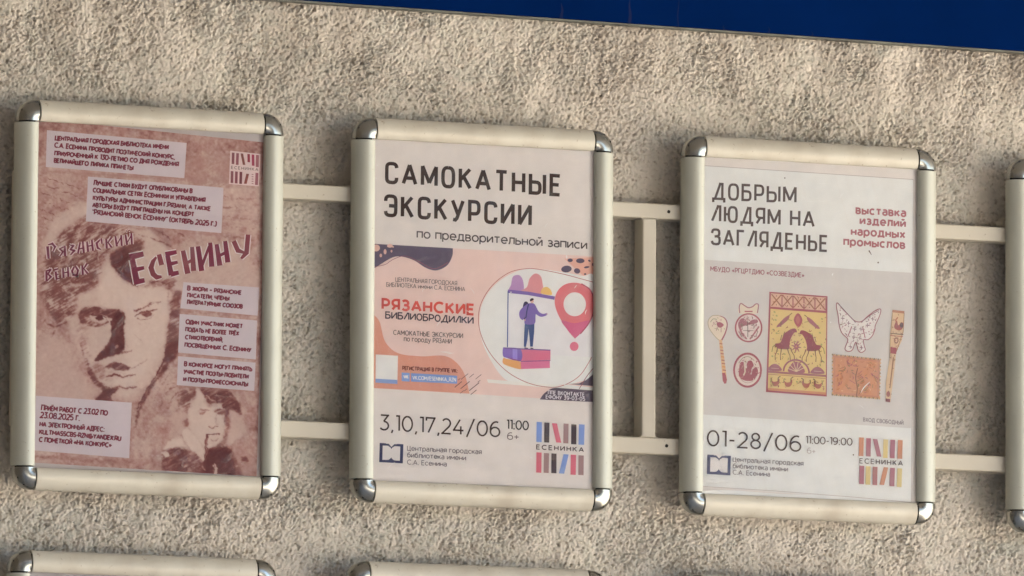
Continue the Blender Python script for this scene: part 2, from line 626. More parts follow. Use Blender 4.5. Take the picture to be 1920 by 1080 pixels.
FR = {1: (-448.75, -34.96, -0.00012), 2: (-34.35, -32.95, 0.0019), 3: (381.47, -32.11, -0.00178),
      4: (803.8, -36.6, 0.0), 5: (-452.4, -554.7, 0.0), 6: (-38.6, -552.0, 0.0007), 7: (380.0, -552.4, 0.0), 8: (803.0, -555.0, 0.001)}
GR = 'snap frames hung in two rows on the racks'
frame(*FR[1], 'aluminium snap frame around the dusky red portrait poster', GR, 1)
frame(*FR[2], 'aluminium snap frame around the scooter excursions poster with the map pin', GR, 2)
frame(*FR[3], 'aluminium snap frame around the folk crafts exhibition poster', GR, 3)
frame(*FR[4], 'aluminium snap frame cut off at the right edge of the picture', GR, 4)
frame(*FR[5], 'aluminium snap frame in the lower row below the red portrait poster', GR, 5)
frame(*FR[6], 'aluminium snap frame in the lower row below the scooter excursions poster', GR, 6)
frame(*FR[7], 'aluminium snap frame in the lower row below the folk crafts poster', GR, 7)
frame(*FR[8], 'aluminium snap frame in the lower row at the far right, below the cut off one', GR, 8)

# ------------------------------------------------------------------ drawing flat print on the poster papers
def photo_to_wall(u, v, z):
    d = CM @ np.array([(u - 960) / FOC, (540 - v) / FOC, -1.0])
    t = (z - CP[2]) / d[2]
    q = CP + t * d
    return q[0], q[1]


def homography(fr):
    cx, cy, ro = FR[fr]
    src = [(0, 0), (1920, 0), (1920, 1080), (0, 1080)]
    dst = []
    c, s = math.cos(-ro), math.sin(-ro)
    for q in src:
        x, y = photo_to_wall(*q, PAPZ)
        x, y = x - cx, y - cy
        dst.append((c * x - s * y, s * x + c * y))
    A, b = [], []
    for (x, y), (X, Y) in zip(src, dst):
        A.append([x, y, 1, 0, 0, 0, -X * x, -X * y]); b.append(X)
        A.append([0, 0, 0, x, y, 1, -Y * x, -Y * y]); b.append(Y)
    h = np.append(np.linalg.solve(np.array(A, float), np.array(b, float)), 1).reshape(3, 3)
    return h


def hmap(h, pts):
    p = np.asarray(pts, float)
    q = np.column_stack([p, np.ones(len(p))]) @ h.T
    return q[:, :2] / q[:, 2:]


class Poster:
    def __init__(self, fr, label, white, paper=0.76, cat='poster'):
        self.paper = paper
        self.h = homography(fr)
        cx, cy, ro = FR[fr]
        self.e = empty('poster', (cx / 1000, -PAPZ / 1000, ZB + cy / 1000), -ro)
        props(self.e, label, cat, 'posters behind the clear sheets of the frames')
        self.white = lin(white)
        self.z = 0.03

    def col(self, c):
        if isinstance(c, str): c = tuple(int(c[i:i + 2], 16) for i in (0, 2, 4))
        a = lin(c) / self.white * self.paper * np.array([1.05, 0.98, 0.955])
        a = a * 0.86 + 0.14 * a.mean() * np.array([1.05, 0.98, 0.955])       # greys the inks to paint in the clear sheet's hazy veil
        return np.clip(a - 0.004, 0.0015, 0.9)


class Part:
    def __init__(self, poster, name, parent=None, mat=None, label=None):
        self.p, self.name, self.parent, self.mat, self.label = poster, name, parent, mat or M_print, label
        self.V, self.F, self.C = [], [], []
        self.step = 0.002

    def poly(self, pts, c, z=None):
        """filled outline, pts in photo pixels"""
        P_ = self.p
        if z is None:
            P_.z += self.step
            z = P_.z
        q = hmap(P_.h, pts)
        a = 0.5 * np.sum(q[:, 0] * np.roll(q[:, 1], -1) - np.roll(q[:, 0], -1) * q[:, 1])
        if a < 0: q = q[::-1]
        n0 = len(self.V)
        self.V += [(x, y, z) for x, y in q]
        self.F.append(tuple(range(n0, n0 + len(q))))
        self.C.append(P_.col(c))
        return self

    def blob(self, pts, c, n=8):
        return self.poly(spline(pts, n, True), c)

    def ell(self, cx, cy, rx, ry, c, n=28, ang=0):
        ca, sa = math.cos(ang), math.sin(ang)
        return self.poly([(cx + ca * rx * math.cos(t) - sa * ry * math.sin(t), cy + sa * rx * math.cos(t) + ca * ry * math.sin(t))
                          for t in np.linspace(0, 2 * math.pi, n, endpoint=False)], c)

    def line(self, pts, w, c, closed=False):
        """stroke of constant or given widths through pts"""
        P_ = self.p
        P_.z += self.step
        z = P_.z
        pts = np.asarray(pts, float)
        if closed: pts = np.vstack([pts, pts[:1]])
        n = len(pts)
        ws = np.full(n, w, float) if np.isscalar(w) else np.interp(np.linspace(0, 1, n), np.linspace(0, 1, len(w)), w)
        runs, st = [], 0
        d = np.diff(pts, axis=0)
        L = np.linalg.norm(d, axis=1) + 1e-9
        d = d / L[:, None]
        for i in range(1, n - 1):
            if d[i - 1] @ d[i] < 0.45:
                runs.append((st, i)); st = i
        runs.append((st, n - 1))
        for (a, b) in runs:
            m = b - a + 1
            dd = d[a:b]
            nr = np.zeros((m, 2))
            for k in range(m):
                d0 = dd[max(k - 1, 0)]; d1 = dd[min(k, m - 2)]
                t = d0 + d1
                t /= np.linalg.norm(t) + 1e-9
                nn = np.array([-t[1], t[0]])
                nr[k] = nn / max(0.5, abs(t @ d1))
            q = pts[a:b + 1].copy()
            hw = ws[a:b + 1, None] * 0.5
            ext0 = 0.5 * ws[a] if a > 0 else 0
            ext1 = 0.5 * ws[b] if b < n - 1 else 0
            q[0] -= dd[0] * ext0 * 0.98
            q[-1] += dd[-1] * ext1 * 0.98
            A, Bp = q + nr * hw, q - nr * hw
            A2, B2 = hmap(P_.h, A), hmap(P_.h, Bp)
            n0 = len(self.V)
            zz = z
            for k in range(m):
                self.V += [(A2[k][0], A2[k][1], zz), (B2[k][0], B2[k][1], zz)]
            for k in range(m - 1):
                i = n0 + 2 * k
                self.F.append((i, i + 2, i + 3, i + 1))
                self.C.append(P_.col(c))
            z += 0.0006
        return self

    def text(self, s, p0, p1, cap, wt, c, sp=0.26, e=2.0, up=(0.012, -1.0), fit=True, slant=0.0, font=None, smallcaps=0, vh=None):
        """stroke lettering: baseline from p0 to p1 (photo px), capital height and stroke weight in px"""
        G = font or GLY
        items, x = [], 0.0
        lowf = smallcaps
        for ch in s:
            if ch == ' ':
                x += 0.34 + sp * 0.5
                continue
            k = 1.0
            if lowf and ch.islower():
                ch = ch.upper(); k = lowf
            w, polys = glyph(ch, G, e)
            items.append((x, k, polys))
            x += w * k + sp
        x -= sp
        p0, p1 = np.array(p0, float), np.array(p1, float)
        L = np.linalg.norm(p1 - p0)
        ux = (p1 - p0) / L
        L -= wt
        sx = L / x
        upv = np.array(up, float)
        o = p0 + ux * wt * 0.5
        self.p.z += self.step
        z0 = self.p.z
        for gx, k, polys in items:
            for pl in polys:
                pl = np.asarray(pl, float)
                yy = pl[:, 1] * k
                ys = np.clip(yy, 0, 1) * (cap - wt) + np.where(yy > 1, yy - 1, 0) * cap + np.where(yy < 0, yy, 0) * cap + wt * 0.5
                xs = (gx + pl[:, 0] * k) * sx + slant * ys
                pts = o + xs[:, None] * ux + ys[:, None] * upv
                self.line(pts, wt, c)
        self.p.z = z0 + self.step * 2.0
        return self

    def line_z(self):
        return self.p.z

    def make(self):
        if not self.F: return None
        V = np.array(self.V)
        me = bpy.data.meshes.new(self.name)
        w = np.stack([V[:, 0], -V[:, 2], V[:, 1]], 1) * 0.001
        me.from_pydata(w.tolist(), [], self.F)
        at = me.color_attributes.new('Col', 'FLOAT_COLOR', 'CORNER')
        arr = []
        for f, c in zip(self.F, self.C):
            arr += [c[0], c[1], c[2], 1.0] * len(f)
        at.data.foreach_set('color', arr)
        me.materials.append(self.mat)
        me.update()
        o = bpy.data.objects.new(self.name, me)
        COL.objects.link(o)
        o.parent = self.parent or self.p.e
        if self.label: o['label'] = self.label
        return o


def spline(pts, n=8, closed=False):
    p = np.asarray(pts, float)
    m = len(p)
    out = []
    rng_i = range(m) if closed else range(m - 1)
    for i in rng_i:
        if closed: a, b, c, d = p[(i - 1) % m], p[i], p[(i + 1) % m], p[(i + 2) % m]
        else: a, b, c, d = p[max(i - 1, 0)], p[i], p[i + 1], p[min(i + 2, m - 1)]
        for k in range(n):
            t = k / n
            out.append(0.5 * ((2 * b) + (c - a) * t + (2 * a - 5 * b + 4 * c - d) * t * t + (3 * b - a - 3 * c + d) * t ** 3))
    if not closed: out.append(p[-1])
    return np.array(out)


def inside_poly(x, y, P_):
    r = False
    for i in range(len(P_)):
        a, b = P_[i], P_[i - 1]
        if (a[1] > y) != (b[1] > y) and x < (b[0] - a[0]) * (y - a[1]) / (b[1] - a[1]) + a[0]: r = not r
    return r


def speckle(p, name, outline, n_, cols, ln, w_, seed, avoid=None):
    """fine printed ornament too small to pick apart: short curls inside an outline"""
    r = random.Random(seed)
    q = Part(p, name)
    xs, ys = [a[0] for a in outline], [a[1] for a in outline]
    k = 0
    while k < n_:
        x, y = r.uniform(min(xs), max(xs)), r.uniform(min(ys), max(ys))
        if not inside_poly(x, y, outline): continue
        k += 1
        a, l = r.uniform(0, math.pi), r.uniform(*ln)
        dx, dy = math.cos(a) * l, math.sin(a) * l
        q.line(spline([(x - dx / 2, y - dy / 2), (x + dy * .2, y - dx * .2), (x + dx / 2, y + dy / 2)], 3), [.4, r.uniform(*w_), .4], r.choice(cols))
    o = q.make()
    o['kind'] = 'stuff'


# ------------------------------------------------------------------ a stroke alphabet (skeletons, capital height 1)
def A_(cx, cy, rx, ry, a0, a1, n=10):
    return ('arc', cx, cy, rx, ry, a0, a1, n)


GLY = {
    'А': (.72, [[(0, 0), (.36, 1)], [(.36, 1), (.72, 0)], [(.12, .3), (.6, .3)]]),
    'Б': (.56, [[(.52, 1), (0, 1), (0, 0), (.28, 0), A_(.28, .29, .27, .29, -88, 90), (0, .58)]]),
    'В': (.56, [[(0, 0), (0, 1), (.28, 1), A_(.28, .76, .22, .24, 88, -90), (0, .52)], [(.28, .52), A_(.28, .26, .27, .26, 88, -90), (0, 0)]]),
    'Г': (.48, [[(.48, 1), (0, 1), (0, 0)]]),
    'Д': (.76, [[(0, -.2), (0, 0), (.76, 0), (.76, -.2)], [(.1, 0), (.17, .3), (.2, 1), (.64, 1), (.64, 0)]]),
    'Е': (.5, [[(.5, 1), (0, 1), (0, 0), (.5, 0)], [(0, .52), (.44, .52)]]),
    'Ё': (.5, [[(.5, 1), (0, 1), (0, 0), (.5, 0)], [(0, .52), (.44, .52)], [(.12, 1.2), (.12, 1.34)], [(.38, 1.2), (.38, 1.34)]]),
    'Ж': (.98, [[(.49, 0), (.49, 1)], [(0, 1), (.34, .5), (0, 0)], [(.98, 1), (.64, .5), (.98, 0)], [(.34, .5), (.64, .5)]]),
    'З': (.54, [[A_(.25, .75, .25, .25, 150, -85), (.14, .51)], [(.2, .51), A_(.26, .265, .28, .265, 88, -150)]]),
    'И': (.62, [[(0, 1), (0, 0)], [(0, 0), (.62, 1)], [(.62, 1), (.62, 0)]]),
    'Й': (.62, [[(0, 1), (0, 0)], [(0, 0), (.62, 1)], [(.62, 1), (.62, 0)], [A_(.31, 1.3, .15, .13, 190, 350)]]),
    'К': (.58, [[(0, 0), (0, 1)], [(.56, 1), (.02, .42)], [(.2, .58), (.58, 0)]]),
    'Л': (.62, [[(-.04, 0), (.06, .04), (.12, .3), (.14, 1), (.62, 1), (.62, 0)]]),
    'М': (.8, [[(0, 0), (0, 1)], [(0, 1), (.4, .3)], [(.4, .3), (.8, 1)], [(.8, 1), (.8, 0)]]),
    'Н': (.6, [[(0, 0), (0, 1)], [(.6, 0), (.6, 1)], [(0, .5), (.6, .5)]]),
    'О': (.84, [[A_(.42, .5, .42, .5, 90, 450, 22)]]),
    'П': (.6, [[(0, 0), (0, 1), (.6, 1), (.6, 0)]]),
    'Р': (.54, [[(0, 0), (0, 1), (.26, 1), A_(.26, .69, .28, .31, 88, -90), (0, .38)]]),
    'С': (.72, [[A_(.42, .5, .42, .5, 48, 312, 18)]]),
    'Т': (.62, [[(0, 1), (.62, 1)], [(.31, 1), (.31, 0)]]),
    'У': (.62, [[(0, 1), (.32, .3)], [(.62, 1), (.27, .1), (.18, 0), (.04, .02)]]),
    'Ф': (.88, [[A_(.44, .52, .44, .34, 90, 450, 20)], [(.44, 0), (.44, 1)]]),
    'Х': (.6, [[(0, 0), (.6, 1)], [(0, 1), (.6, 0)]]),
    'Ц': (.68, [[(0, 1), (0, 0), (.68, 0), (.68, -.2)], [(.56, 1), (.56, 0)]]),
    'Ч': (.55, [[(0, 1), (0, .6), (.06, .44), (.22, .38), (.55, .42)], [(.55, 1), (.55, 0)]]),
    'Ш': (.88, [[(0, 1), (0, 0), (.88, 0), (.88, 1)], [(.44, 0), (.44, 1)]]),
    'Щ': (.98, [[(0, 1), (0, 0), (.98, 0), (.98, -.2)], [(.44, 0), (.44, 1)], [(.88, 0), (.88, 1)]]),
    'Ъ': (.7, [[(0, 1), (.16, 1), (.16, 0), (.44, 0), A_(.44, .29, .26, .29, -88, 90), (.16, .58)]]),
    'Ы': (.76, [[(0, 1), (0, 0), (.26, 0), A_(.26, .29, .26, .29, -88, 90), (0, .58)], [(.76, 0), (.76, 1)]]),
    'Ь': (.54, [[(0, 1), (0, 0), (.28, 0), A_(.28, .29, .26, .29, -88, 90), (0, .58)]]),
    'Э': (.68, [[A_(.28, .5, .4, .5, 140, -140, 18)], [(.2, .5), (.66, .5)]]),
    'Ю': (1.0, [[(0, 0), (0, 1)], [(0, .5), (.26, .5)], [A_(.63, .5, .37, .5, 90, 450, 20)]]),
    'Я': (.54, [[(.54, 0), (.54, 1), (.28, 1), A_(.28, .69, .28, .31, 92, 270), (.54, .38)], [(.26, .38), (0, 0)]]),
    '0': (.66, [[A_(.33, .5, .33, .5, 90, 450, 20)]]),
    '1': (.22, [[(0, 1), (.22, 1), (.22, 0)]]),
    '2': (.56, [[A_(.28, .71, .27, .29, 150, -20), (.46, .48), (0, 0), (.58, 0)]]),
    '3': (.54, [[(.02, 1), (.52, 1), (.22, .58)], [(.22, .58), A_(.24, .29, .3, .29, 80, -145)]]),
    '4': (.66, [[(.42, 1), (0, .27), (.66, .27)], [(.48, .55), (.48, 0)]]),
    '5': (.54, [[(.5, 1), (.08, 1), (.04, .58), (.22, .6), A_(.24, .3, .3, .3, 85, -145)]]),
    '6': (.62, [[A_(.31, .31, .31, .31, 90, 450, 16)], [(.52, .96), A_(.4, .45, .4, .55, 88, 185)]]),
    '7': (.56, [[(0, .8), (0, 1), (.56, 1), (.14, 0)]]),
    '8': (.58, [[A_(.29, .77, .22, .23, 90, 450, 14)], [A_(.29, .27, .28, .27, 90, 450, 16)]]),
    '9': (.62, [[A_(.31, .69, .31, .31, 90, 450, 16)], [(.1, .04), A_(.22, .55, .4, .55, -88, 5)]]),
    '.': (.1, [[(.05, -.06), (.05, .09)]]), ',': (.07, [[(.07, .03), (.0, -.17)]]), ':': (.1, [[(.05, -.04), (.05, .1)], [(.05, .56), (.05, .7)]]),
    '-': (.3, [[(0, .42), (.3, .42)]]), '–': (.5, [[(0, .42), (.5, .42)]]), '/': (.5, [[(0, -.14), (.5, 1.1)]]),
    '+': (.5, [[(.25, .12), (.25, .68)], [(0, .4), (.5, .4)]]), '_': (.5, [[(0, -.1), (.5, -.1)]]),
    '«': (.44, [[(.2, .62), (0, .38), (.2, .14)], [(.42, .62), (.22, .38), (.42, .14)]]),
    '»': (.44, [[(0, .62), (.2, .38), (0, .14)], [(.22, .62), (.42, .38), (.22, .14)]]),
    '"': (.2, [[(0, 1), (0, .75)], [(.2, 1), (.2, .75)]]), '(': (.2, [[(.2, 1.1), (0, .8), (0, .2), (.2, -.1)]]),
    ')': (.2, [[(0, 1.1), (.2, .8), (.2, .2), (0, -.1)]]),
    '@': (1.0, [[A_(.5, .45, .5, .5, 60, 380, 16)], [A_(.5, .42, .2, .2, 90, 450, 10)]]),
    'а': (.5, [[A_(.24, .56, .24, .17, 150, 20), (.5, .5), (.5, 0)], [(.5, .42), (.24, .42), A_(.24, .21, .24, .21, 90, 270), (.36, 0), (.5, .14)]]),
    'б': (.6, [[A_(.3, .34, .3, .34, 90, 450, 16)], [(.0, .36), (.04, .72), (.2, .92), (.52, 1.02)]]),
    'е': (.6, [[(.03, .36), (.6, .36), A_(.31, .365, .3, .365, 0, 318, 16)]]),
    'ё': (.6, [[(.03, .36), (.6, .36), A_(.31, .365, .3, .365, 0, 318, 16)], [(.17, 1.0), (.17, 1.12)], [(.43, 1.0), (.43, 1.12)]]),
    'о': (.62, [[A_(.31, .365, .31, .365, 90, 450, 18)]]),
    'с': (.54, [[A_(.31, .365, .31, .365, 48, 312, 14)]]),
    'р': (.6, [[(0, .73), (0, -.27)], [A_(.3, .365, .3, .365, 90, 450, 16)]]),
    'у': (.54, [[(0, .73), (.29, .05)], [(.54, .73), (.24, -.12), (.14, -.26), (0, -.24)]]),
    'й': (.54, [[(0, .73), (0, 0)], [(0, 0), (.54, .73)], [(.54, .73), (.54, 0)], [A_(.27, 1.08, .13, .12, 190, 350)]]),
    'K': 'К', 'T': 'Т', 'M': 'М', 'A': 'А', 'C': 'С', 'B': 'В', 'E': 'Е', 'X': 'Х', 'O': 'О',
    'U': (.6, [[(0, 1), (0, .3), A_(.3, .3, .3, .3, 180, 360), (.6, 1)]]),
    'L': (.48, [[(0, 1), (0, 0), (.48, 0)]]), 'N': (.62, [[(0, 0), (0, 1)], [(0, 1), (.62, 0)], [(.62, 0), (.62, 1)]]),
    'S': (.52, [[A_(.26, .75, .25, .25, 30, 262), (.3, .5), A_(.26, .26, .26, .25, 75, -150)]]),
    'Z': (.56, [[(0, 1), (.56, 1), (0, 0), (.56, 0)]]), 'I': (.06, [[(.03, 0), (.03, 1)]]),
    'R': (.56, [[(0, 0), (0, 1), (.28, 1), A_(.28, .72, .26, .28, 88, -90), (0, .44)], [(.28, .44), (.56, 0)]]),
    'Y': (.6, [[(0, 1), (.3, .5), (.3, 0)], [(.6, 1), (.3, .5)]]), 'V': (.66, [[(0, 1), (.33, 0)], [(.33, 0), (.66, 1)]]),
    'D': (.64, [[(0, 0), (0, 1), (.24, 1), A_(.24, .5, .4, .5, 88, -88), (0, 0)]]),
}
# narrow heading alphabet: the same skeletons with the slanted Д and Л of the posters
GLY_DIN = dict(GLY)
GLY_DIN['Д'] = (.78, [[(0, -.2), (0, 0), (.78, 0), (.78, -.2)], [(.13, 0), (.48, 1), (.64, 1), (.64, 0)]])
GLY_DIN['Л'] = (.6, [[(0, 0), (.42, 1), (.58, 1), (.58, 0)]])
GLY_DIN['О'] = (.62, [[A_(.31, .5, .31, .5, 90, 450, 28)]])
GLY_DIN['С'] = (.6, [[(.6, .27), A_(.31, .27, .29, .27, -5, -180), A_(.31, .73, .29, .27, 180, 5)]])
GLY_DIN['Э'] = (.6, [[(0, .73), A_(.3, .73, .3, .27, 175, 0), A_(.3, .27, .3, .27, 0, -175)], [(.2, .5), (.6, .5)]])
GLY_DIN['З'] = (.6, [[(0, .74), A_(.29, .77, .27, .23, 170, -85), (.2, .52)], [(.22, .52), A_(.3, .27, .3, .27, 88, -175)]])
GLY_DIN['М'] = (.8, [[(0, 0), (0, 1)], [(0, 1), (.4, .12)], [(.4, .12), (.8, 1)], [(.8, 1), (.8, 0)]])
GLY_DIN['Ы'] = (.82, [[(0, 1), (0, 0), (.3, 0), A_(.3, .29, .26, .29, -88, 90), (0, .58)], [(.82, 0), (.82, 1)]])
GLY_DIN['Ю'] = (.88, [[(0, 0), (0, 1)], [(0, .5), (.26, .5)], [A_(.57, .5, .29, .5, 90, 450, 24)]])
for k_, (w_, f_) in {'в': ('В', .9), 'г': ('Г', .9), 'д': ('Д', .9), 'ж': ('Ж', .88), 'з': ('З', .9), 'и': ('И', .88), 'к': ('К', .92),
                     'л': ('Л', .9), 'м': ('М', .9), 'н': ('Н', .9), 'п': ('П', .9), 'т': ('Т', .9), 'ц': ('Ц', .9), 'ч': ('Ч', .9), 'ш': ('Ш', .9),
                     'щ': ('Щ', .9), 'ы': ('Ы', .92), 'ь': ('Ь', .92), 'э': ('Э', .85), 'ю': ('Ю', .86), 'я': ('Я', .95), 'х': ('Х', .9)}.items():
    def low(pl):
        return [tuple(['arc', q[1] * f_, q[2] * .73, q[3] * f_, q[4] * .73, q[5], q[6], q[7]]) if q[0] == 'arc' else (q[0] * f_, q[1] * .73) for q in pl]
    GLY[k_] = (GLY[w_][0] * f_, [low(pl) for pl in GLY[w_][1]])


def glyph(ch, G, e=2.0):
    g_ = G.get(ch) or GLY.get(ch)
    if g_ is None: g_ = G.get(ch.upper(), GLY['-'])
    if isinstance(g_, str): g_ = G.get(g_, GLY[g_])
    w, pl = g_
    out = []
    for p in pl:
        r = []
        for q in p:
            if q[0] == 'arc':
                _, cx, cy, rx, ry, a0, a1, n_ = q
                for t in np.linspace(math.radians(a0), math.radians(a1), n_):
                    c, s = math.cos(t), math.sin(t)
                    r.append((cx + rx * math.copysign(abs(c) ** (2 / e), c), cy + ry * math.copysign(abs(s) ** (2 / e), s)))
            else: r.append(q)
        # drop points that coincide
        rr = [r[0]]
        for q in r[1:]:
            if abs(q[0] - rr[-1][0]) + abs(q[1] - rr[-1][1]) > 1e-3: rr.append(q)
        out.append(rr)
    return w, out

# ------------------------------------------------------------------ poster 2: scooter excursions
def lerp(a, b, t): return (a[0] + (b[0] - a[0]) * t, a[1] + (b[1] - a[1]) * t)


def paper(p, c, quad, label=None):
    q = Part(p, 'paper', label=label)
    q.poly(quad, c)
    q.make()


def library_mark(p, x, y, w, h, ink, paperc):
    m = Part(p, 'library_mark')
    s = 0.055                                     # the mark's sides follow the poster's slope
    def Q(u, v): return (x + u * w - v * 1.0, y + v * h + u * w * s)
    m.poly([Q(0, 0), Q(1, 0), Q(1, 1), Q(0, 1)], ink)
    m.poly(np.vstack([[Q(.13, .13)], spline([Q(.16, .13), Q(.36, .13), Q(.46, .2), Q(.5, .29)], 5), spline([Q(.5, .29), Q(.54, .2), Q(.64, .13), Q(.84, .13)], 5),
                      [Q(.87, .13), Q(.87, .87)], spline([Q(.84, .87), Q(.64, .86), Q(.55, .8), Q(.5, .72)], 5), spline([Q(.5, .72), Q(.45, .8), Q(.36, .86), Q(.16, .87)], 5),
                      [Q(.13, .87)]]), paperc)
    m.poly([Q(.28, 0.02), Q(.38, .02), Q(.5, .17), Q(.62, .02), Q(.72, .02), Q(.8, -.06), Q(.2, -.06)], paperc)
    m.poly([Q(.5, .24), Q(.42, .1), Q(.3, .055), Q(.14, .06), Q(.14, .1), Q(.36, .13)], ink)
    m.poly([Q(.5, .24), Q(.58, .1), Q(.7, .055), Q(.86, .06), Q(.86, .1), Q(.64, .13)], ink)
    m.make()


def books_logo(p, tops, bots, word, ink, parent=None):
    e = Part(p, 'books_logo')
    for (a, b, c) in tops + bots:
        # a: top-left, b: bottom-left, width
        e.poly([a, (a[0] + c[0], a[1] + 0.6), (b[0] + c[0], b[1] + 0.6), b], c[1])
    e.text('ЕСЕНИНКА', word[0], word[1], word[2], word[3], ink, sp=.42)
    e.make()


W2 = (207, 192, 181)
p2 = Poster(2, 'white poster for scooter excursions with a pink picture and a red map pin', W2, 0.83)
paper(p2, (207, 192, 181), [(694, 250), (1126, 276), (1126, 927), (692, 907)])
K = '33190f'
h = Part(p2, 'heading')
h.text('САМОКАТНЫЕ', (721, 344.5), (1052.5, 369), 42, 6.6, K, sp=.40, e=3.0, font=GLY_DIN)
h.text('ЭКСКУРСИИ', (719.5, 406.5), (997, 425.5), 43, 6.6, K, sp=.40, e=3.0, font=GLY_DIN)
h.make()
h = Part(p2, 'subtitle')
h.text('по предворительной записи', (781, 446.5), (1101, 468), 17.5, 2.5, '4a3a3a', sp=.20)
h.make()
pic = Part(p2, 'picture')
PK = 'd7b3a6'
pic.poly([(701.5, 457), (1116, 481), (1116, 753.5), (699.5, 727)], PK)
pic.make()
bg = Part(p2, 'orange_wave')
bg.poly(np.vstack([[(701, 590)], spline([(701, 590), (712, 604), (722, 640), (746, 662), (790, 668), (832, 667), (856, 680), (872, 704), (880, 738)], 8), [(699.6, 727.5)]]), 'cf8a70')
bg.make()
bg = Part(p2, 'dark_wave')
bg.poly(np.vstack([[(702, 457.2), (849, 465.5)], spline([(849, 465.5), (848, 480), (838, 498), (818, 507), (798, 502), (776, 488), (752, 481), (733, 484), (702, 503)], 8)]), '5b4a5e')
bg.line(spline([(702, 500), (722, 496), (738, 486), (760, 480), (786, 491), (806, 502), (820, 503), (840, 492)], 6), 1.0, '8f4a58')
for (x, y, rx, ry) in ((705, 465, 7.5, 6.5), (722, 472, 2.8, 5), (714, 479, 2.4, 3.5), (731, 461, 5.5, 3.4), (734, 471, 1.8, 2.5), (737, 463, 1.6, 1.4)):
    bg.ell(x, y, rx, ry, 'd0a090', 14)
bg.make()
bg = Part(p2, 'spotted_corner')
bg.poly([(1058, 485), (1116, 482), (1116, 527), (1098, 521)], 'd69c86')
for (x, y, rx, ry, a) in ((1069, 488, 5, 3.4, 0), (1088, 489, 8, 4.6, 0), (1105, 489, 2.6, 1.8, .5), (1062, 504.5, 10, 6.4, -.1), (1082, 508, 6, 5, .3), (1100, 501, 5.2, 1.9, -.15), (1097, 514, 2.2, 1.8, 0), (1112, 496, 2, 3, 0)):
    bg.ell(x, y, rx, ry, '554458', 14, a)
bg.make()
dl = Part(p2, 'pin_outline_backdrop')
dl.blob([(1116, 528), (1090, 517), (1040, 508), (1000, 504), (968, 509), (930, 532), (906, 565), (899, 600), (903, 636), (916, 668), (936, 700), (956, 716), (990, 722), (1040, 722), (1085, 716), (1116, 690)], 'dccfc4', 6)
dl.poly([(913, 711), (1116, 728), (1116, 734), (915, 717.5)], 'dac8bc')
dl.line(spline([(1116, 530), (1090, 523), (1056, 514), (1010, 505), (985, 504), (955, 511), (925, 533), (904, 564), (897, 595), (902, 628), (920, 664), (950, 696), (985, 716), (1020, 725), (1052, 724), (1085, 706), (1106, 676), (1116, 655)], 8), 1.2, 'a8564f')
dl.poly([(1066, 720), (1086, 719), (1100, 712), (1116, 698), (1116, 724)], '554152')
dl.line([(1116, 728.5), (1058, 722.5)], 3.0, 'd8cac2')
dl.line(spline([(1116, 686), (1100, 706), (1086, 729)], 6), 1.3, '8c3f48')
dl.make()
scr = Part(p2, 'screen_scene')
scr.poly([(952, 547), (1050, 557), (1114, 566), (1114, 670), (1040, 666), (952, 655)], 'd0c6c6')
scr.blob([(955, 545), (958, 534), (961, 520), (967, 516), (975, 517), (981, 528), (980, 547)], 'ae7fa8', 6)
scr.blob([(977, 547), (988, 538), (993, 522), (1003, 513), (1013, 517), (1017, 530), (1016, 551)], 'cf8585', 6)
scr.blob([(1015, 550), (1017, 541), (1025, 538), (1032, 543), (1034, 553)], 'd8a84c', 6)
scr.line([(952, 546), (990, 550), (1040, 559)], 6.4, '76579a')
scr.line([(952.6, 546), (951.4, 651)], 2.0, '3a4a86')
scr.ell(958, 548, 1.2, 1.2, 'ded8e6', 8)
scr.make()
pin = Part(p2, 'map_pin')
pin.poly(spline([(1076, 633), (1062, 616), (1047, 591), (1040, 568), (1044, 548), (1058, 534), (1078, 530), (1098, 536), (1112, 553), (1114.5, 574), (1108, 598), (1094, 619), (1080, 633)], 7, True), 'd06468')
pin.poly(spline([(1077, 633), (1062, 616), (1053, 601), (1077, 606), (1106, 601), (1094, 619), (1080, 633)], 5, True), 'c65278')
pin.line(spline([(1090, 532), (1106, 543), (1114, 562), (1114, 582), (1104, 606), (1088, 626)], 6), 2.2, 'a8455a')
pin.ell(1077.5, 570.5, 21, 22.5, 'd9cbc3', 34)
pin.ell(1076.5, 649.5, 8.2, 8.6, 'd0667c', 20)
pin.make()
man = Part(p2, 'printed_walker')
man.blob([(982, 568), (990, 568), (992, 590), (986, 600), (979, 592)], '3c3050', 5)
man.poly([(984, 606), (1002, 606), (1001.5, 622), (999, 650), (994, 650), (992.5, 630), (991, 616), (989, 636), (986, 651), (982, 650), (982.5, 630)], '2f4478')
man.blob([(987, 571), (994, 568.5), (1002, 570), (1006, 580), (1004, 592), (1002, 607), (984, 607), (985, 594), (980, 600), (974, 594), (975, 582)], '76589c', 6)
man.blob([(1003, 572), (1010, 584), (1018, 588.5), (1025, 587), (1025, 591), (1014, 594), (1004, 588), (1000, 580)], '76589c', 5)
man.line([(991, 570), (988, 582), (986, 596)], 2.2, '3a3468')
man.ell(997.5, 564.5, 3.2, 4.2, 'd09a88', 12)
man.blob([(994, 565), (994, 561), (998, 559), (1001, 561), (999, 563)], '3a2630', 4)
man.line([(1024, 589), (1027, 588.4)], 1.6, 'b88a98')
man.ell(984, 600, 1.7, 1.7, 'c08a80', 8)
man.line([(983, 652), (990, 653.4)], 1.8, '2c1c24')
man.line([(994.5, 652.6), (1000, 653.6)], 1.8, '2c1c24')
man.make()
bk = Part(p2, 'printed_books')
bk.poly([(944, 652), (1032, 656), (1032, 675), (976, 677), (945, 669)], 'cf647f')
bk.blob([(943, 653), (948, 651.5), (976, 655), (976, 677), (950, 671), (943, 667)], '7a5aa6', 5)
bk.poly([(961, 654), (970, 655), (970, 676), (961, 674)], '8f78bb')
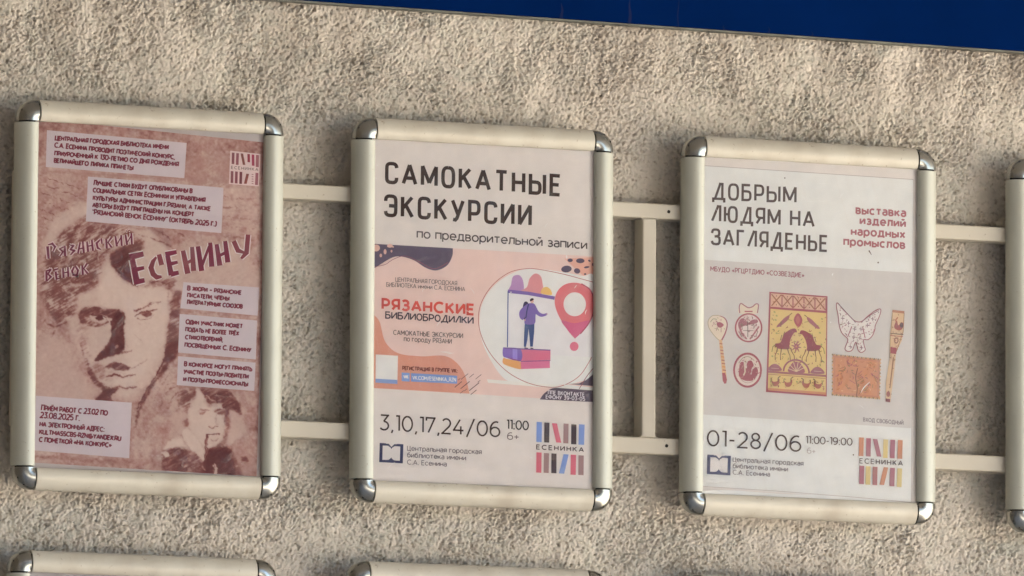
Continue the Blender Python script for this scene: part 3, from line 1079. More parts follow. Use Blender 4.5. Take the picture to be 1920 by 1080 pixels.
bk.line([(945, 652.6), (1032, 656.6)], 2.2, '6d4a8a')
bk.blob([(944, 671), (950, 673), (977, 679), (977, 692), (955, 687), (943, 681)], 'dd9a56', 5)
bk.poly([(976, 678.5), (1031, 676.5), (1031, 690), (977, 692)], 'cd6488')
bk.line([(952, 671), (978, 677.6), (1032, 676)], 1.5, '8a3f78')
bk.make()
tx = Part(p2, 'picture_lettering'); tx.text('ЦЕНТРАЛЬНАЯ ГОРОДСКАЯ', (741, 528), (857, 535.5), 8.6, 1.1, '7c665f', sp=.18); tx.make()
tx = Part(p2, 'picture_lettering'); tx.text('БИБЛИОТЕКА имени С.А. ЕСЕНИНА', (724, 537.5), (872, 546.5), 8.6, 1.1, '7c665f', sp=.18); tx.make()
tx = Part(p2, 'picture_lettering'); tx.text('РЯЗАНСКИЕ', (715, 581), (890, 592), 22.5, 4.6, 'c93f30', sp=.30); tx.make()
tx = Part(p2, 'picture_lettering'); tx.text('БИБЛИОБРОДИЛКИ', (722, 597.5), (888, 608), 14.0, 2.4, '45303a', sp=.20, slant=0.0, font=GLY_DIN); tx.make()
tx = Part(p2, 'picture_lettering'); tx.text('САМОКАТНЫЕ ЭКСКУРСИИ', (737, 628), (868, 634.5), 9.6, 1.25, '63504c', sp=.24); tx.make()
tx = Part(p2, 'picture_lettering'); tx.text('по городу РЯЗАНИ', (757, 640), (847, 645), 9.6, 1.25, '63504c', sp=.22); tx.make()
tx = Part(p2, 'picture_lettering'); tx.text('РЕГИСТРАЦИЯ В ГРУППЕ VK:', (754, 694), (858, 699.5), 8.0, 1.7, '7b3327', sp=.24); tx.make()
lk = Part(p2, 'link_strip')
lk.poly([(753, 698.5), (768, 699.5), (768, 715.6), (753, 714.6)], '6f8fc0')
lk.poly([(770.5, 699.6), (857, 704.5), (857, 719.6), (770.5, 715.4)], '6d8cbc')
lk.text('VK', (756, 710), (766, 710.6), 7.5, 2.0, 'e4dfe2', sp=.2)
lk.text('vk.com/eseninka_rzn', (773, 711.8), (855, 716), 7.6, 1.2, 'd9dae2', sp=.2)
lk.make()
cd = Part(p2, 'blank_code_card')
cd.poly([(704.5, 664.5), (746, 667), (745, 719.5), (704, 717)], 'dcccc4')
cd.poly([(704, 710), (745, 712.5), (745, 720), (704, 717.4)], '7590bd')
cd.make()
dash = Part(p2, 'dash_marks')
for (x, y, l, w_) in ((871, 706, 16, 1.5), (884, 704.5, 10, 1.5), (897, 706.5, 13, 1.5), (859, 721, 16, 2.0), (872, 722, 20, 2.2), (889, 725, 22, 2.2), (866, 735, 8, 1.4),
                      (888, 735.5, 13, 1.8), (873, 731, 6, 1.4), (861, 711, 5, 1.3), (898, 715, 6, 1.5)):
    dash.line([(x - l * .42, y + l * .34), (x + l * .42, y - l * .34)], [w_ * .6, w_ * 1.3, w_ * .6], '5a3238')
dash.make()
vb = Part(p2, 'dark_caption_patch')
vb.poly(np.vstack([spline([(1012, 749), (1020, 738), (1036, 728), (1056, 728)], 6), [(1116, 732.5), (1116, 754)]]), '54414f')
vb.text('ППЕ ВКОНТАКТЕ', (1027, 739.6), (1096, 744), 7.8, 1.3, 'cfc0c0', sp=.28)
vb.text('ЕФОНУ 39-03-05', (1023, 747.6), (1097, 752), 7.8, 1.3, 'cfc0c0', sp=.28)
vb.make()
dt = Part(p2, 'date_line')
dt.text('3,10,17,24/06', (711.5, 807), (938, 820.5), 30.5, 3.1, '3a221c', sp=.22)
dt.text('11:00', (949, 805), (991.5, 807.3), 18.4, 2.5, '2c1a18', sp=.20)
dt.text('6+', (950.5, 824.6), (973, 825.6), 14.4, 1.7, '6f5c5a', sp=.2)
dt.make()
library_mark(p2, 711.8, 830.5, 44.4, 36, '2b2a50', 'cdbfb6')
lt = Part(p2, 'library_name')
lt.text('Центральная городская', (763, 845), (903, 852), 9.6, 1.25, '6b5b5e', sp=.2)
lt.text('библиотека имени', (763, 857.6), (873.5, 863.6), 9.6, 1.25, '6b5b5e', sp=.2)
lt.text('С.А. Есенина', (763, 871), (837.5, 875), 9.6, 1.25, '6b5b5e', sp=.2)
lt.make()
bl, dk, pk_, br = '7088bb', '40282e', 'cd5a6c', '9a7470'
books_logo(p2, [((1006, 791), (1005.5, 828.6), (10, bl)), ((1020.6, 792), (1020, 829.4), (9.6, dk)), ((1034.6, 793.5), (1042.6, 829.6), (9.6, pk_)), ((1056.6, 794), (1056, 831), (9.4, br)),
                ((1071, 795.4), (1070.6, 832.8), (9.8, dk)), ((1085.4, 795.6), (1084.4, 833.6), (10.6, bl))],
           [((1005.6, 848), (1005, 886), (9.8, pk_)), ((1019.6, 849.4), (1019, 886.4), (9.6, br)), ((1033.8, 850), (1033.6, 887), (9.6, dk)), ((1056.4, 851.6), (1047.8, 887.6), (9.8, bl)),
            ((1070, 852.4), (1069.4, 890), (10, pk_)), ((1084.4, 853.6), (1084, 890.6), (10, br))], ((1005, 842.8), (1094.6, 848), 9.6, 1.8), '4a3432')

# ------------------------------------------------------------------ poster 3: folk crafts exhibition
W3 = (224, 212, 200)
p3 = Poster(3, 'white poster for a folk crafts exhibition with a grey picture of painted woodwork', W3, 0.92)
paper(p3, (214, 203, 191), [(1312, 285), (1730, 306), (1730, 954), (1310, 936)])
sh = Part(p3, 'printed_sheet')
sh.poly([(1321.5, 310.6), (1712.6, 336.6), (1708.5, 942), (1315.5, 911.8)], (228, 213, 202))
sh.line([(1321.5, 310.6), (1712.6, 336.6)], 1.0, 'aa9d94')
sh.line([(1712.6, 336.6), (1708.5, 942)], 1.0, 'b9ada2')
sh.line([(1315.5, 911.8), (1460, 921), (1600, 932), (1708.5, 942)], 1.0, 'b9aaa0')
sh.make()
K3 = '55423b'
h = Part(p3, 'heading')
h.text('ДОБРЫМ', (1335, 374.5), (1493.5, 381.5), 32.5, 4.5, K3, sp=.34, e=3.0, font=GLY_DIN)
h.text('ЛЮДЯМ НА', (1333, 416), (1527.5, 427), 32, 4.5, K3, sp=.34, e=3.0, font=GLY_DIN)
h.text('ЗАГЛЯДЕНЬЕ', (1332.5, 459.5), (1552.5, 473), 32, 4.5, K3, sp=.34, e=3.0, font=GLY_DIN)
h.make()
h = Part(p3, 'subtitle')
C3 = 'a85e62'
h.text('выставка', (1604, 401.5), (1699, 407.5), 16.5, 3.3, C3, sp=.30)
h.text('изделий', (1611.5, 421), (1698.5, 427), 16.5, 3.3, C3, sp=.30)
h.text('народных', (1595, 441.5), (1697.5, 447.5), 16.5, 3.3, C3, sp=.30)
h.text('промыслов', (1581, 460.5), (1697.5, 467.5), 16.5, 3.3, C3, sp=.30)
h.make()
pc = Part(p3, 'picture')
G3 = 'c9c0b6'
pc.poly([(1321, 487), (1709.5, 511.5), (1708, 803), (1317, 777)], G3)
pc.text('МБУДО «РГЦРТДИЮ «СОЗВЕЗДИЕ»', (1331.5, 508.5), (1508, 521), 9.8, 1.7, 'a26a6e', sp=.24)
pc.text('ВХОД СВОБОДНЫЙ', (1618, 790.5), (1694, 797), 8.0, 1.4, '8f8280', sp=.26)
pc.make()
R_, Y_, CR = 'a5535b', 'd8bb76', 'd8c6ae'
sp_ = Part(p3, 'printed_spoon')
sp_.blob([(1348, 637), (1338, 628), (1328, 612), (1328, 600), (1336, 592), (1348, 591), (1359, 596), (1364, 608), (1361, 622), (1354, 634)], CR, 6)
sp_.line(spline([(1349, 592), (1359, 597), (1363.5, 608), (1360, 624), (1353, 638)], 6), [1, 2.2, 2.4, 3], 'a4606a')
sp_.line(spline([(1348, 591.5), (1336, 592), (1328, 601), (1329, 614), (1339, 629), (1348, 638)], 6), 1.1, 'a8966f')
sp_.blob([(1344, 606), (1350, 604), (1357, 609), (1352, 614), (1346, 613)], 'b0606a', 5)
sp_.line([(1345, 613), (1343, 620)], 1, 'a4606a'); sp_.line([(1352, 613), (1352, 623)], 1, 'a4606a'); sp_.line([(1347, 606), (1342, 601)], 1.2, 'a4606a')
sp_.line(spline([(1332, 604), (1337, 598), (1344, 599)], 4), 1.1, '8e8f6a')
sp_.poly([(1348, 637), (1353.5, 637), (1363, 712), (1361.5, 718.5), (1357, 718), (1354, 702)], 'd2a878')
for i in range(9):
    y_ = 644 + i * 6.2
    sp_.line([(1349 + i * .72, y_), (1354.6 + i * .8, y_ + 1)], 2.0, ('b26a5a', 'd08a4a', 'a9665f')[i % 3])
sp_.poly([(1353.8, 699), (1359.6, 699), (1363, 712), (1361.5, 719), (1358, 719.4), (1355, 714)], 'a4525a')
sp_.make()
bd = Part(p3, 'printed_animal_board')
bd.blob([(1386, 573), (1390, 568), (1397, 572), (1403, 577), (1411, 575), (1416, 570), (1422, 570), (1420, 580), (1420, 588), (1386, 588)], CR, 4)
bd.line(spline([(1387, 587), (1386, 576), (1389, 569), (1396, 573), (1403, 577), (1411, 575), (1417, 570), (1422, 572), (1420, 587)], 5), 2.0, 'a2616b')
bd.ell(1403.5, 614.5, 26, 27.5, R_, 34)
bd.ell(1403.5, 614.5, 23, 24.5, 'd9c6bb', 34)
bd.blob([(1384, 606), (1390, 597), (1398, 600), (1403, 605), (1410, 600), (1419, 599), (1421, 604), (1414, 607), (1404, 609), (1393, 612), (1386, 616)], 'a8666c', 5)
bd.line([(1386, 613), (1391, 625), (1400, 636)], 3.2, 'ae6b72'); bd.line([(1423, 612), (1415, 624), (1406, 636)], 3.0, 'ae6b72')
bd.line([(1402, 602), (1402, 632)], 1.2, '6f5f55'); bd.line([(1393, 620), (1412, 620)], 1.0, '7f6f5f')
bd.line([(1385, 621), (1391, 632)], 1.5, '9c8276'); bd.line([(1421, 621), (1417, 630)], 1.5, '9c8276')
bd.line([(1390, 606), (1392, 618)], 1.2, '9c8276'); bd.line([(1414, 610), (1413, 617)], 1.2, '9c8276'); bd.line([(1396, 584), (1411, 584)], 2.4, R_)
bd.make()
ov = Part(p3, 'printed_oval_plate')
ov.ell(1401.5, 694, 27, 33, R_, 36)
ov.ell(1401.5, 694, 23.5, 29, 'd6c5b6', 36)
ov.blob([(1386, 690), (1388, 680), (1394, 679), (1395, 688), (1400, 690), (1401, 679), (1408, 676), (1413, 684), (1411, 692), (1418, 688), (1421, 698), (1414, 712), (1398, 714), (1386, 706)], 'a55860', 5)
ov.line([(1394, 704), (1397, 697), (1396, 684), (1399, 673)], 2.6, 'cfc0a4'); ov.line([(1408, 702), (1410, 692), (1414, 686)], 1.8, 'cbbdb0')
ov.line(spline([(1386, 705), (1392, 714), (1402, 718), (1412, 714), (1419, 704)], 4), 1.0, 'b58f84')
ov.line(spline([(1385, 681), (1393, 671), (1404, 669), (1414, 676)], 4), 1.2, '9b8d72')
ov.make()
pn = Part(p3, 'printed_painted_panel')
pn.poly([(1442.5, 547), (1551.5, 555.5), (1550, 743.5), (1436, 735)], R_)
pn.poly([(1444.6, 579), (1549.2, 587.3), (1548.2, 737), (1439.6, 728.6)], Y_)
pn.poly([(1445.4, 549.8), (1549.4, 558), (1549, 583), (1444.6, 575)], 'd3a98c')
for i in range(5):
    a0, a1 = 1446.5 + i * 20.6, 1446.5 + i * 20.6 + 18.6
    yo = i * 1.62
    pn.line([(a0, 551.5 + yo), (a1, 573.5 + yo + 1.4)], 2.2, 'a1684f'); pn.line([(a1, 552.6 + yo), (a0, 572 + yo + 1.4)], 2.2, 'a1684f')
    pn.line([(a1 + 1, 551.5 + yo + 1.4), (a1 + 1, 575 + yo + 1.4)], 2.0, R_)
    pn.ell((a0 + a1) / 2, 555 + yo, 1.1, 1.1, '8f5a55', 7); pn.ell((a0 + a1) / 2, 571.5 + yo, 1.1, 1.1, '8f5a55', 7)
pn.blob([(1496, 587), (1504.5, 600), (1497, 614), (1488, 600)], 'ad5a5e', 3)
pn.blob([(1496, 592), (1500, 600), (1496, 608), (1492, 600)], 'bb6e66', 3)
for s_, ox_ in ((1, 0), (-1, 2993)):
    def X(x, y): return (x if s_ == 1 else ox_ - x, y + (0 if s_ == 1 else 3.4))
    pn.line([X(1485, 587), X(1479, 592)], 1.6, '8f7448')
    pn.blob([X(1480, 591), X(1478, 599), X(1468, 608), X(1461, 613), X(1456, 612), X(1464, 603), X(1472, 595)], 'a2646a', 5)
    pn.line([X(1463, 607), X(1464, 613)], 2, '9c6565'); pn.line([X(1476, 599), X(1485, 601)], 1, '9a8650')
    # horse
    pn.blob([X(1492, 617), X(1494, 623), X(1489, 624), X(1483, 634), (X(1480, 646)), X(1480, 654), X(1470, 655), X(1458, 653), X(1453, 645), X(1462, 643), X(1466, 636), X(1470, 626), X(1480, 619), X(1487, 616)], '9c5058', 5)
    for (fx, fx2) in ((1458, 1453), (1465, 1463), (1476, 1481), (1482, 1489)):
        pn.line([X(fx, 652), X(fx + (fx2 - fx) * .4, 660), X(fx2, 667), X(fx2 + .5, 675)], [2.4, 1.5, 1.2, 1.6], '80574d')
    pn.line([X(1466, 628), X(1463, 638)], 1.3, '8c6a4c'); pn.line([X(1471, 622), X(1468, 632)], 1.3, '8c6a4c')
    pn.line([X(1454, 646), X(1449, 650), X(1447, 660)], 1.4, '8f8350')
for k in range(8):
    a = k * math.pi / 4 + .2
    pn.line([(1493, 650), (1493 + 9.5 * math.cos(a), 650 + 11.5 * math.sin(a))], [4.2, 3.0, 1.0], 'a65f68')
pn.ell(1493, 650, 2, 2.4, 'c98a66', 8)
ar = [(1493 + 24 * math.cos(t), 698 - 23 * math.sin(t) + 0.08 * 24 * math.cos(t)) for t in np.linspace(0, math.pi, 18)]
pn.line(ar, 3.2, 'a0606c')
pn.blob([(1478, 697), (1484, 682), (1493, 678), (1502, 683), (1508, 699)], 'a3666c', 5)
for a in (.5, .95, 1.4, 1.85, 2.3, 2.75):
    pn.line([(1493, 697), (1493 + 19 * math.cos(a), 697 - 18 * math.sin(a))], 1.2, 'd6bd90')
for cx_ in (1453, 1533):
    yo = (cx_ - 1493) * .07
    pn.blob([(cx_ - 13, 697 + yo), (cx_ - 8, 688 + yo), (cx_, 685 + yo), (cx_ + 8, 689 + yo), (cx_ + 12, 698 + yo)], 'a2656d', 4)
    pn.line([(cx_ - 7, 693 + yo), (cx_ + 7, 694 + yo)], 1.0, 'c9a690')
pn.line([(1440.5, 697), (1548.6, 705)], 4.0, 'a76a6a')
pn.line([(1440.4, 701.6), (1548.6, 709.8)], 1.6, 'bf8f62')
for cx_, d_ in ((1454, 1), (1478, 1), (1511, -1), (1533, -1)):
    yo = (cx_ - 1493) * .06
    pn.blob([(cx_ - 8, 715 + yo), (cx_ - 4, 718 + yo), (cx_ + 3, 717 + yo), (cx_ + 7, 712 + yo), (cx_ + 7, 720 + yo), (cx_ + 2, 726 + yo), (cx_ - 5, 725 + yo)][::1] if d_ == 1 else
            [(cx_ + 8, 715 + yo), (cx_ + 4, 718 + yo), (cx_ - 3, 717 + yo), (cx_ - 7, 712 + yo), (cx_ - 7, 720 + yo), (cx_ - 2, 726 + yo), (cx_ + 5, 725 + yo)], 'ad6654', 4)
    pn.line(spline([(cx_ + 5 * d_, 718 + yo), (cx_ + 5 * d_, 711 + yo), (cx_ + 9 * d_, 708 + yo)], 4), 1.7, '6f5a44')
    pn.line([(cx_ - 8 * d_, 711 + yo), (cx_ - 9 * d_, 719 + yo)], 1.3, '7e7a50')
pn.line([(1440, 729.6), (1548.4, 738)], 4.6, 'c98a62')
for (x_, y_) in ((1452, 585), (1456, 592), (1450, 618), (1456, 625), (1541, 598), (1537, 624), (1448, 668), (1541, 676), (1471, 664), (1521, 668), (1446, 712), (1494, 716), (1454, 600), (1540, 646)):
    pn.ell(x_, y_, 2.2, 1.6, 'a7a064', 7, .6)
pn.make()
bf = Part(p3, 'printed_butterfly')
bo = [(1570, 568), (1580, 580), (1592, 592), (1603, 602), (1615, 603), (1628, 592), (1642, 582), (1651, 580), (1649, 592), (1641, 610), (1640, 618), (1635, 630), (1627, 637), (1619, 637),
      (1620, 648), (1622, 656), (1615, 661), (1609, 657), (1604, 642), (1598, 656), (1590, 659), (1584, 654), (1589, 640), (1588, 634), (1578, 624), (1573, 608), (1571, 590), (1568, 575)]
bf.blob(bo, 'd9cfc4', 4)
bf.line(spline(bo, 4, True), 1.7, '9f6168', True)
bf.line(spline([(1572, 570), (1585, 584), (1596, 596), (1604, 605)], 5), 1.2, '6f5560'); bf.line(spline([(1614, 605), (1630, 592), (1648, 582)], 5), 1.2, '8a5a66')
for (x_, y_) in ((1580, 597), (1591, 606), (1601, 632), (1612, 634), (1594, 650), (1615, 652), (1636, 598), (1626, 610), (1602, 617), (1614, 617)):
    bf.line([(x_ - 3.4, y_ - .5), (x_ + 3.4, y_ + .5)], 1.3, '87636c'); bf.line([(x_, y_ - 4), (x_, y_ + 4)], 1.1, '87636c')
bf.line([(1597, 612), (1589, 632)], 1.8, 'a76670'); bf.line([(1617, 612), (1622, 634)], 1.8, 'a76670')
for (x_, y_) in ((1575, 582), (1586, 590), (1632, 606), (1640, 590), (1629, 622), (1580, 612)):
    bf.ell(x_, y_, 1.3, 1.3, 'b07c84', 6)
bf.make()
bx = Part(p3, 'printed_birch_box')
bx.poly([(1561, 665), (1650.5, 674.5), (1648.5, 747.5), (1560.5, 740)], 'c58868')
bx.poly([(1566, 670), (1646, 678.5), (1644, 742.5), (1565.5, 735)], 'cd8f66')
for i in range(24):
    t = i / 23
    for (a, b) in (((1561, 665), (1650.5, 674.5)), ((1560.5, 740), (1648.5, 747.5))):
        q = lerp(a, b, t)
        bx.ell(q[0], q[1], 1.7, 2.0, ('a08660', 'c9a06c')[i % 2], 6)
    if i % 2 == 0:
        for (a, b) in (((1561, 665), (1560.5, 740)), ((1650.5, 674.5), (1648.5, 747.5))):
            q = lerp(a, b, t)
            bx.ell(q[0], q[1], 1.8, 1.8, ('a08660', 'd0a468')[(i // 2) % 2], 6)
bx.line(spline([(1605, 744), (1607, 728), (1604, 708), (1608, 690)], 5), 1.6, '9a6a50')
for (x_, y_, a_, l_) in ((1598, 716, 2.6, 13), (1612, 712, .5, 12), (1588, 726, 2.2, 10), (1624, 730, .9, 10), (1600, 700, 2.5, 9), (1613, 698, .7, 9), (1578, 690, .3, 8), (1632, 690, 2.6, 7), (1577, 718, 1.2, 7), (1636, 724, 1.5, 7)):
    bx.line([(x_ - l_ / 2 * math.cos(a_), y_ + l_ / 2 * math.sin(a_)), (x_ + l_ / 2 * math.cos(a_), y_ - l_ / 2 * math.sin(a_))], [1, 3.6, 1], ('b0785e', '9b8a5c', 'b3686a')[int(x_) % 3])
bx.make()
sc_ = Part(p3, 'printed_distaff')
sc_.poly([(1673, 581), (1695.5, 583.5), (1694, 622), (1690, 640), (1680, 660), (1677, 690), (1669, 754), (1660, 752.5), (1661, 715), (1668, 670), (1668.5, 646), (1668, 632)], 'd2b28a')
sc_.poly([(1673, 581), (1695.5, 583.5), (1695.2, 588), (1672.6, 585.6)], 'b37a5e')
sc_.line([(1673, 587), (1668.5, 640), (1668, 670)], 1.0, 'a98760'); sc_.line([(1695, 587), (1693, 622), (1680, 660)], 1.2, 'a0765a')
sc_.blob([(1681, 601), (1684, 610), (1690, 604), (1694, 609), (1690, 618), (1682, 619), (1676, 613)], 'b06058', 5)
sc_.line([(1681, 612), (1679, 600), (1683, 595)], 2.0, 'b06a58'); sc_.ell(1690, 610, 3.2, 5, '6d5a58', 10)
sc_.line([(1669, 625), (1693.5, 627.5)], 1.4, '6e5a50'); sc_.line([(1668.6, 629), (1692.6, 631.4)], 1.4, 'b26a60')
sc_.ell(1680, 638.5, 4.6, 6, '9c7266', 14); sc_.ell(1680, 638.5, 2.4, 3.4, 'cfae8c', 10)
sc_.poly([(1669.5, 651), (1681, 652), (1680, 664), (1669.4, 662.6)], 'a9565c')
sc_.line([(1675, 670), (1668, 728)], [3.2, 2.2], 'b88a68')
sc_.line([(1674.6, 670), (1668, 728)], .9, '8a6a5c')
sc_.ell(1665, 739, 3.6, 5.4, 'a5685f', 10); sc_.poly([(1660.5, 747), (1668.6, 748.4), (1668.4, 754.6), (1660, 753)], '90575a')
sc_.make()
sd_ = Part(p3, 'picture_soft_shade')
sd_ = None
dt = Part(p3, 'date_line')
dt.text('01-28/06', (1325, 836.5), (1502, 848), 31, 3.0, '4a3530', sp=.22)
dt.text('11:00-19:00', (1510, 832), (1598, 836), 14.6, 1.8, '6a5652', sp=.2)
dt.text('6+', (1512.5, 850.5), (1529, 851.5), 11.4, 1.2, 'b3a49c', sp=.2)
dt.make()
library_mark(p3, 1326, 852.4, 44, 36.5, '50506e', 'dbd0c6')
lt = Part(p3, 'library_name')
lt.text('Центральная городская', (1373.5, 866), (1506, 873.6), 9.4, 1.15, '8d7f7e', sp=.2)
lt.text('библиотека имени', (1373.5, 878), (1477, 884.6), 9.4, 1.15, '8d7f7e', sp=.2)
lt.text('С.А. Есенина', (1373.5, 890), (1443.5, 894), 9.4, 1.15, '8d7f7e', sp=.2)
lt.make()
og, ye, mr, mb = 'c98a66', 'd2bb7c', 'ab6c76', 'aa6e6a'
books_logo(p3, [((1610.5, 820), (1609.8, 855), (8.8, og)), ((1623.8, 821.4), (1623.2, 855.6), (8.8, mr)), ((1636, 823), (1643.6, 855.8), (8.6, mr)), ((1656, 823.6), (1655, 858.6), (8.8, ye)),
                ((1669, 824.4), (1668, 859), (9, mr)), ((1683, 825), (1682, 860), (9.2, og))],
           [((1611, 873), (1610.4, 907.4), (9, mr)), ((1623, 874), (1622.4, 908.6), (9, ye)), ((1636, 875), (1635.4, 909.4), (9, mb)), ((1656.4, 876), (1648.6, 909), (8.6, og)),
            ((1668.4, 877), (1667.4, 911.4), (9.2, mr)), ((1682, 878), (1681, 913), (9, ye))], ((1611, 869), (1692.4, 873.6), 10.0, 1.5), '6d5c56')
RC = ['a5535b', '9c5a5c', '8e5f50', 'b06a5e', '94804e', '7f7a50']
speckle(p3, 'ornament', [(1446, 586), (1548, 594), (1548, 690), (1444, 682)], 90, RC, (2, 6), (.9, 1.8), 3)
speckle(p3, 'ornament', [(1442, 706), (1547, 714), (1547, 735), (1441, 727)], 40, RC, (2, 5), (.8, 1.6), 4)
speckle(p3, 'ornament', [(1447, 552), (1548, 560), (1548, 581), (1447, 573)], 40, ['a1684f', 'b5705c', 'dcc29a'], (2, 5), (.8, 1.6), 5)
speckle(p3, 'ornament', bo, 70, ['a06a72', '8d6f72', 'b88a8c', '97806e'], (2, 6), (.9, 1.8), 6)
speckle(p3, 'ornament', [(1568, 672), (1644, 680), (1642, 740), (1567, 733)], 90, ['b0785e', '9b8a5c', 'b3686a', 'd8a878', 'c07f52'], (3, 9), (1, 2.6), 7)
speckle(p3, 'ornament', [(1403.5 + 21 * math.cos(t), 614.5 + 22 * math.sin(t)) for t in np.linspace(0, 6.28, 20)], 40, ['a8666c', '9c8276', '84605c', 'c49a94'], (3, 7), (1, 2), 8)
speckle(p3, 'ornament', [(1401.5 + 21 * math.cos(t), 694 + 26 * math.sin(t)) for t in np.linspace(0, 6.28, 20)], 36, ['a55860', 'b9867e', 'cbb4a0', '8f6a60'], (3, 7), (1, 2), 9)
speckle(p3, 'ornament', [(1332, 604), (1338, 596), (1352, 594), (1361, 606), (1356, 624), (1348, 632), (1337, 620)], 16, ['a4606a', '9a8f66', 'b78080'], (2, 5), (.8, 1.4), 10)
speckle(p3, 'ornament', [(1674, 588), (1694, 590), (1690, 640), (1678, 668), (1670, 740), (1664, 740), (1668, 660), (1670, 630)], 46, ['a5765a', '9c7266', 'b98e66', '8a6a5c'], (2, 5), (.8, 1.6), 11)
cs = Part(p3, 'painted_sheen_band')  # pale strip painting the shine along the plastic's lower edge
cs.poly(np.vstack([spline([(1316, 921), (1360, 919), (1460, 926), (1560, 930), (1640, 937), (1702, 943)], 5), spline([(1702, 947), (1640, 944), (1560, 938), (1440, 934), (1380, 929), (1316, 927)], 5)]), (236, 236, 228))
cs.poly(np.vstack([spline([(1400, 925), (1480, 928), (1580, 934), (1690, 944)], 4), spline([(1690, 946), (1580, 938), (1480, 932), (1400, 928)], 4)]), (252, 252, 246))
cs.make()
for (x_, y_, r_) in ((1470.5, 334, 1.3), (1645.5, 492.6, 1.6), (1599, 853, 1.4), (1505, 642, .9)):
    fl = Part(p3, 'fly_speck')
    fl.ell(x_, y_, r_, r_, '6a5347', 7)
    fl.make()
fl = Part(p3, 'fly_speck')
fl.line([(1628, 470), (1633, 478)], [2.4, .8], '5a463c')
fl.make()

# glints of the clear sheets, painted as pale strokes
def paint_glints(p, marks):
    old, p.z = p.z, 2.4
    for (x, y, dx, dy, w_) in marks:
        c_ = Part(p, 'painted_glint')
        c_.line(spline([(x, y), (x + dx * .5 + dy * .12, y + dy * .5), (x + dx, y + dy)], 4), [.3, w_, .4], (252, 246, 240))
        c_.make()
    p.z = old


paint_glints(p2, [(705, 310, 2, 1, 2.0), (703, 333, 1, 3, 1.6), (1009, 441, 5, -8, 1.0), (1020, 428, 6, -9, .8), (1060, 478, 1, 9, 2.0), (818, 612, 6, -9, 1.0), (824, 660, 20, 1, 1.4), (836, 664, 14, -2, 1.0),
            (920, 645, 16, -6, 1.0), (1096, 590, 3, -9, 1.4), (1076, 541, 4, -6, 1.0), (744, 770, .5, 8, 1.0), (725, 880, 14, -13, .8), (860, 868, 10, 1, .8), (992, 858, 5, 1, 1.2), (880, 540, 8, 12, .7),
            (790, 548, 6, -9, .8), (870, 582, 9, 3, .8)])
paint_glints(p3, [(1574, 372, 5, -9, 2.6), (1342, 392, 1, 22, 1.0), (1499, 365, 8, 8, .9), (1510, 378, 22, 1, 1.0), (1530, 376, 14, 3, 1.2), (1605, 366, 4, 2, 1.4), (1640, 370, 2, 3, 1.6), (1492, 345, 14, -3, .8),
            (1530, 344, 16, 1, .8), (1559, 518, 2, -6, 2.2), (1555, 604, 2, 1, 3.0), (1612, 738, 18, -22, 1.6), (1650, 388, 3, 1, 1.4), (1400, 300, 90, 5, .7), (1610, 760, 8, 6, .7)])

# ------------------------------------------------------------------ poster 1: sepia portrait poster for a poetry contest
W1 = (196, 182, 172)
p1 = Poster(1, 'dusky red poster for a poetry contest with two sepia portraits and pasted text boxes', W1, 0.72)
paper(p1, (180, 165, 158), [(64, 210), (508, 236), (500, 904), (55, 886)])


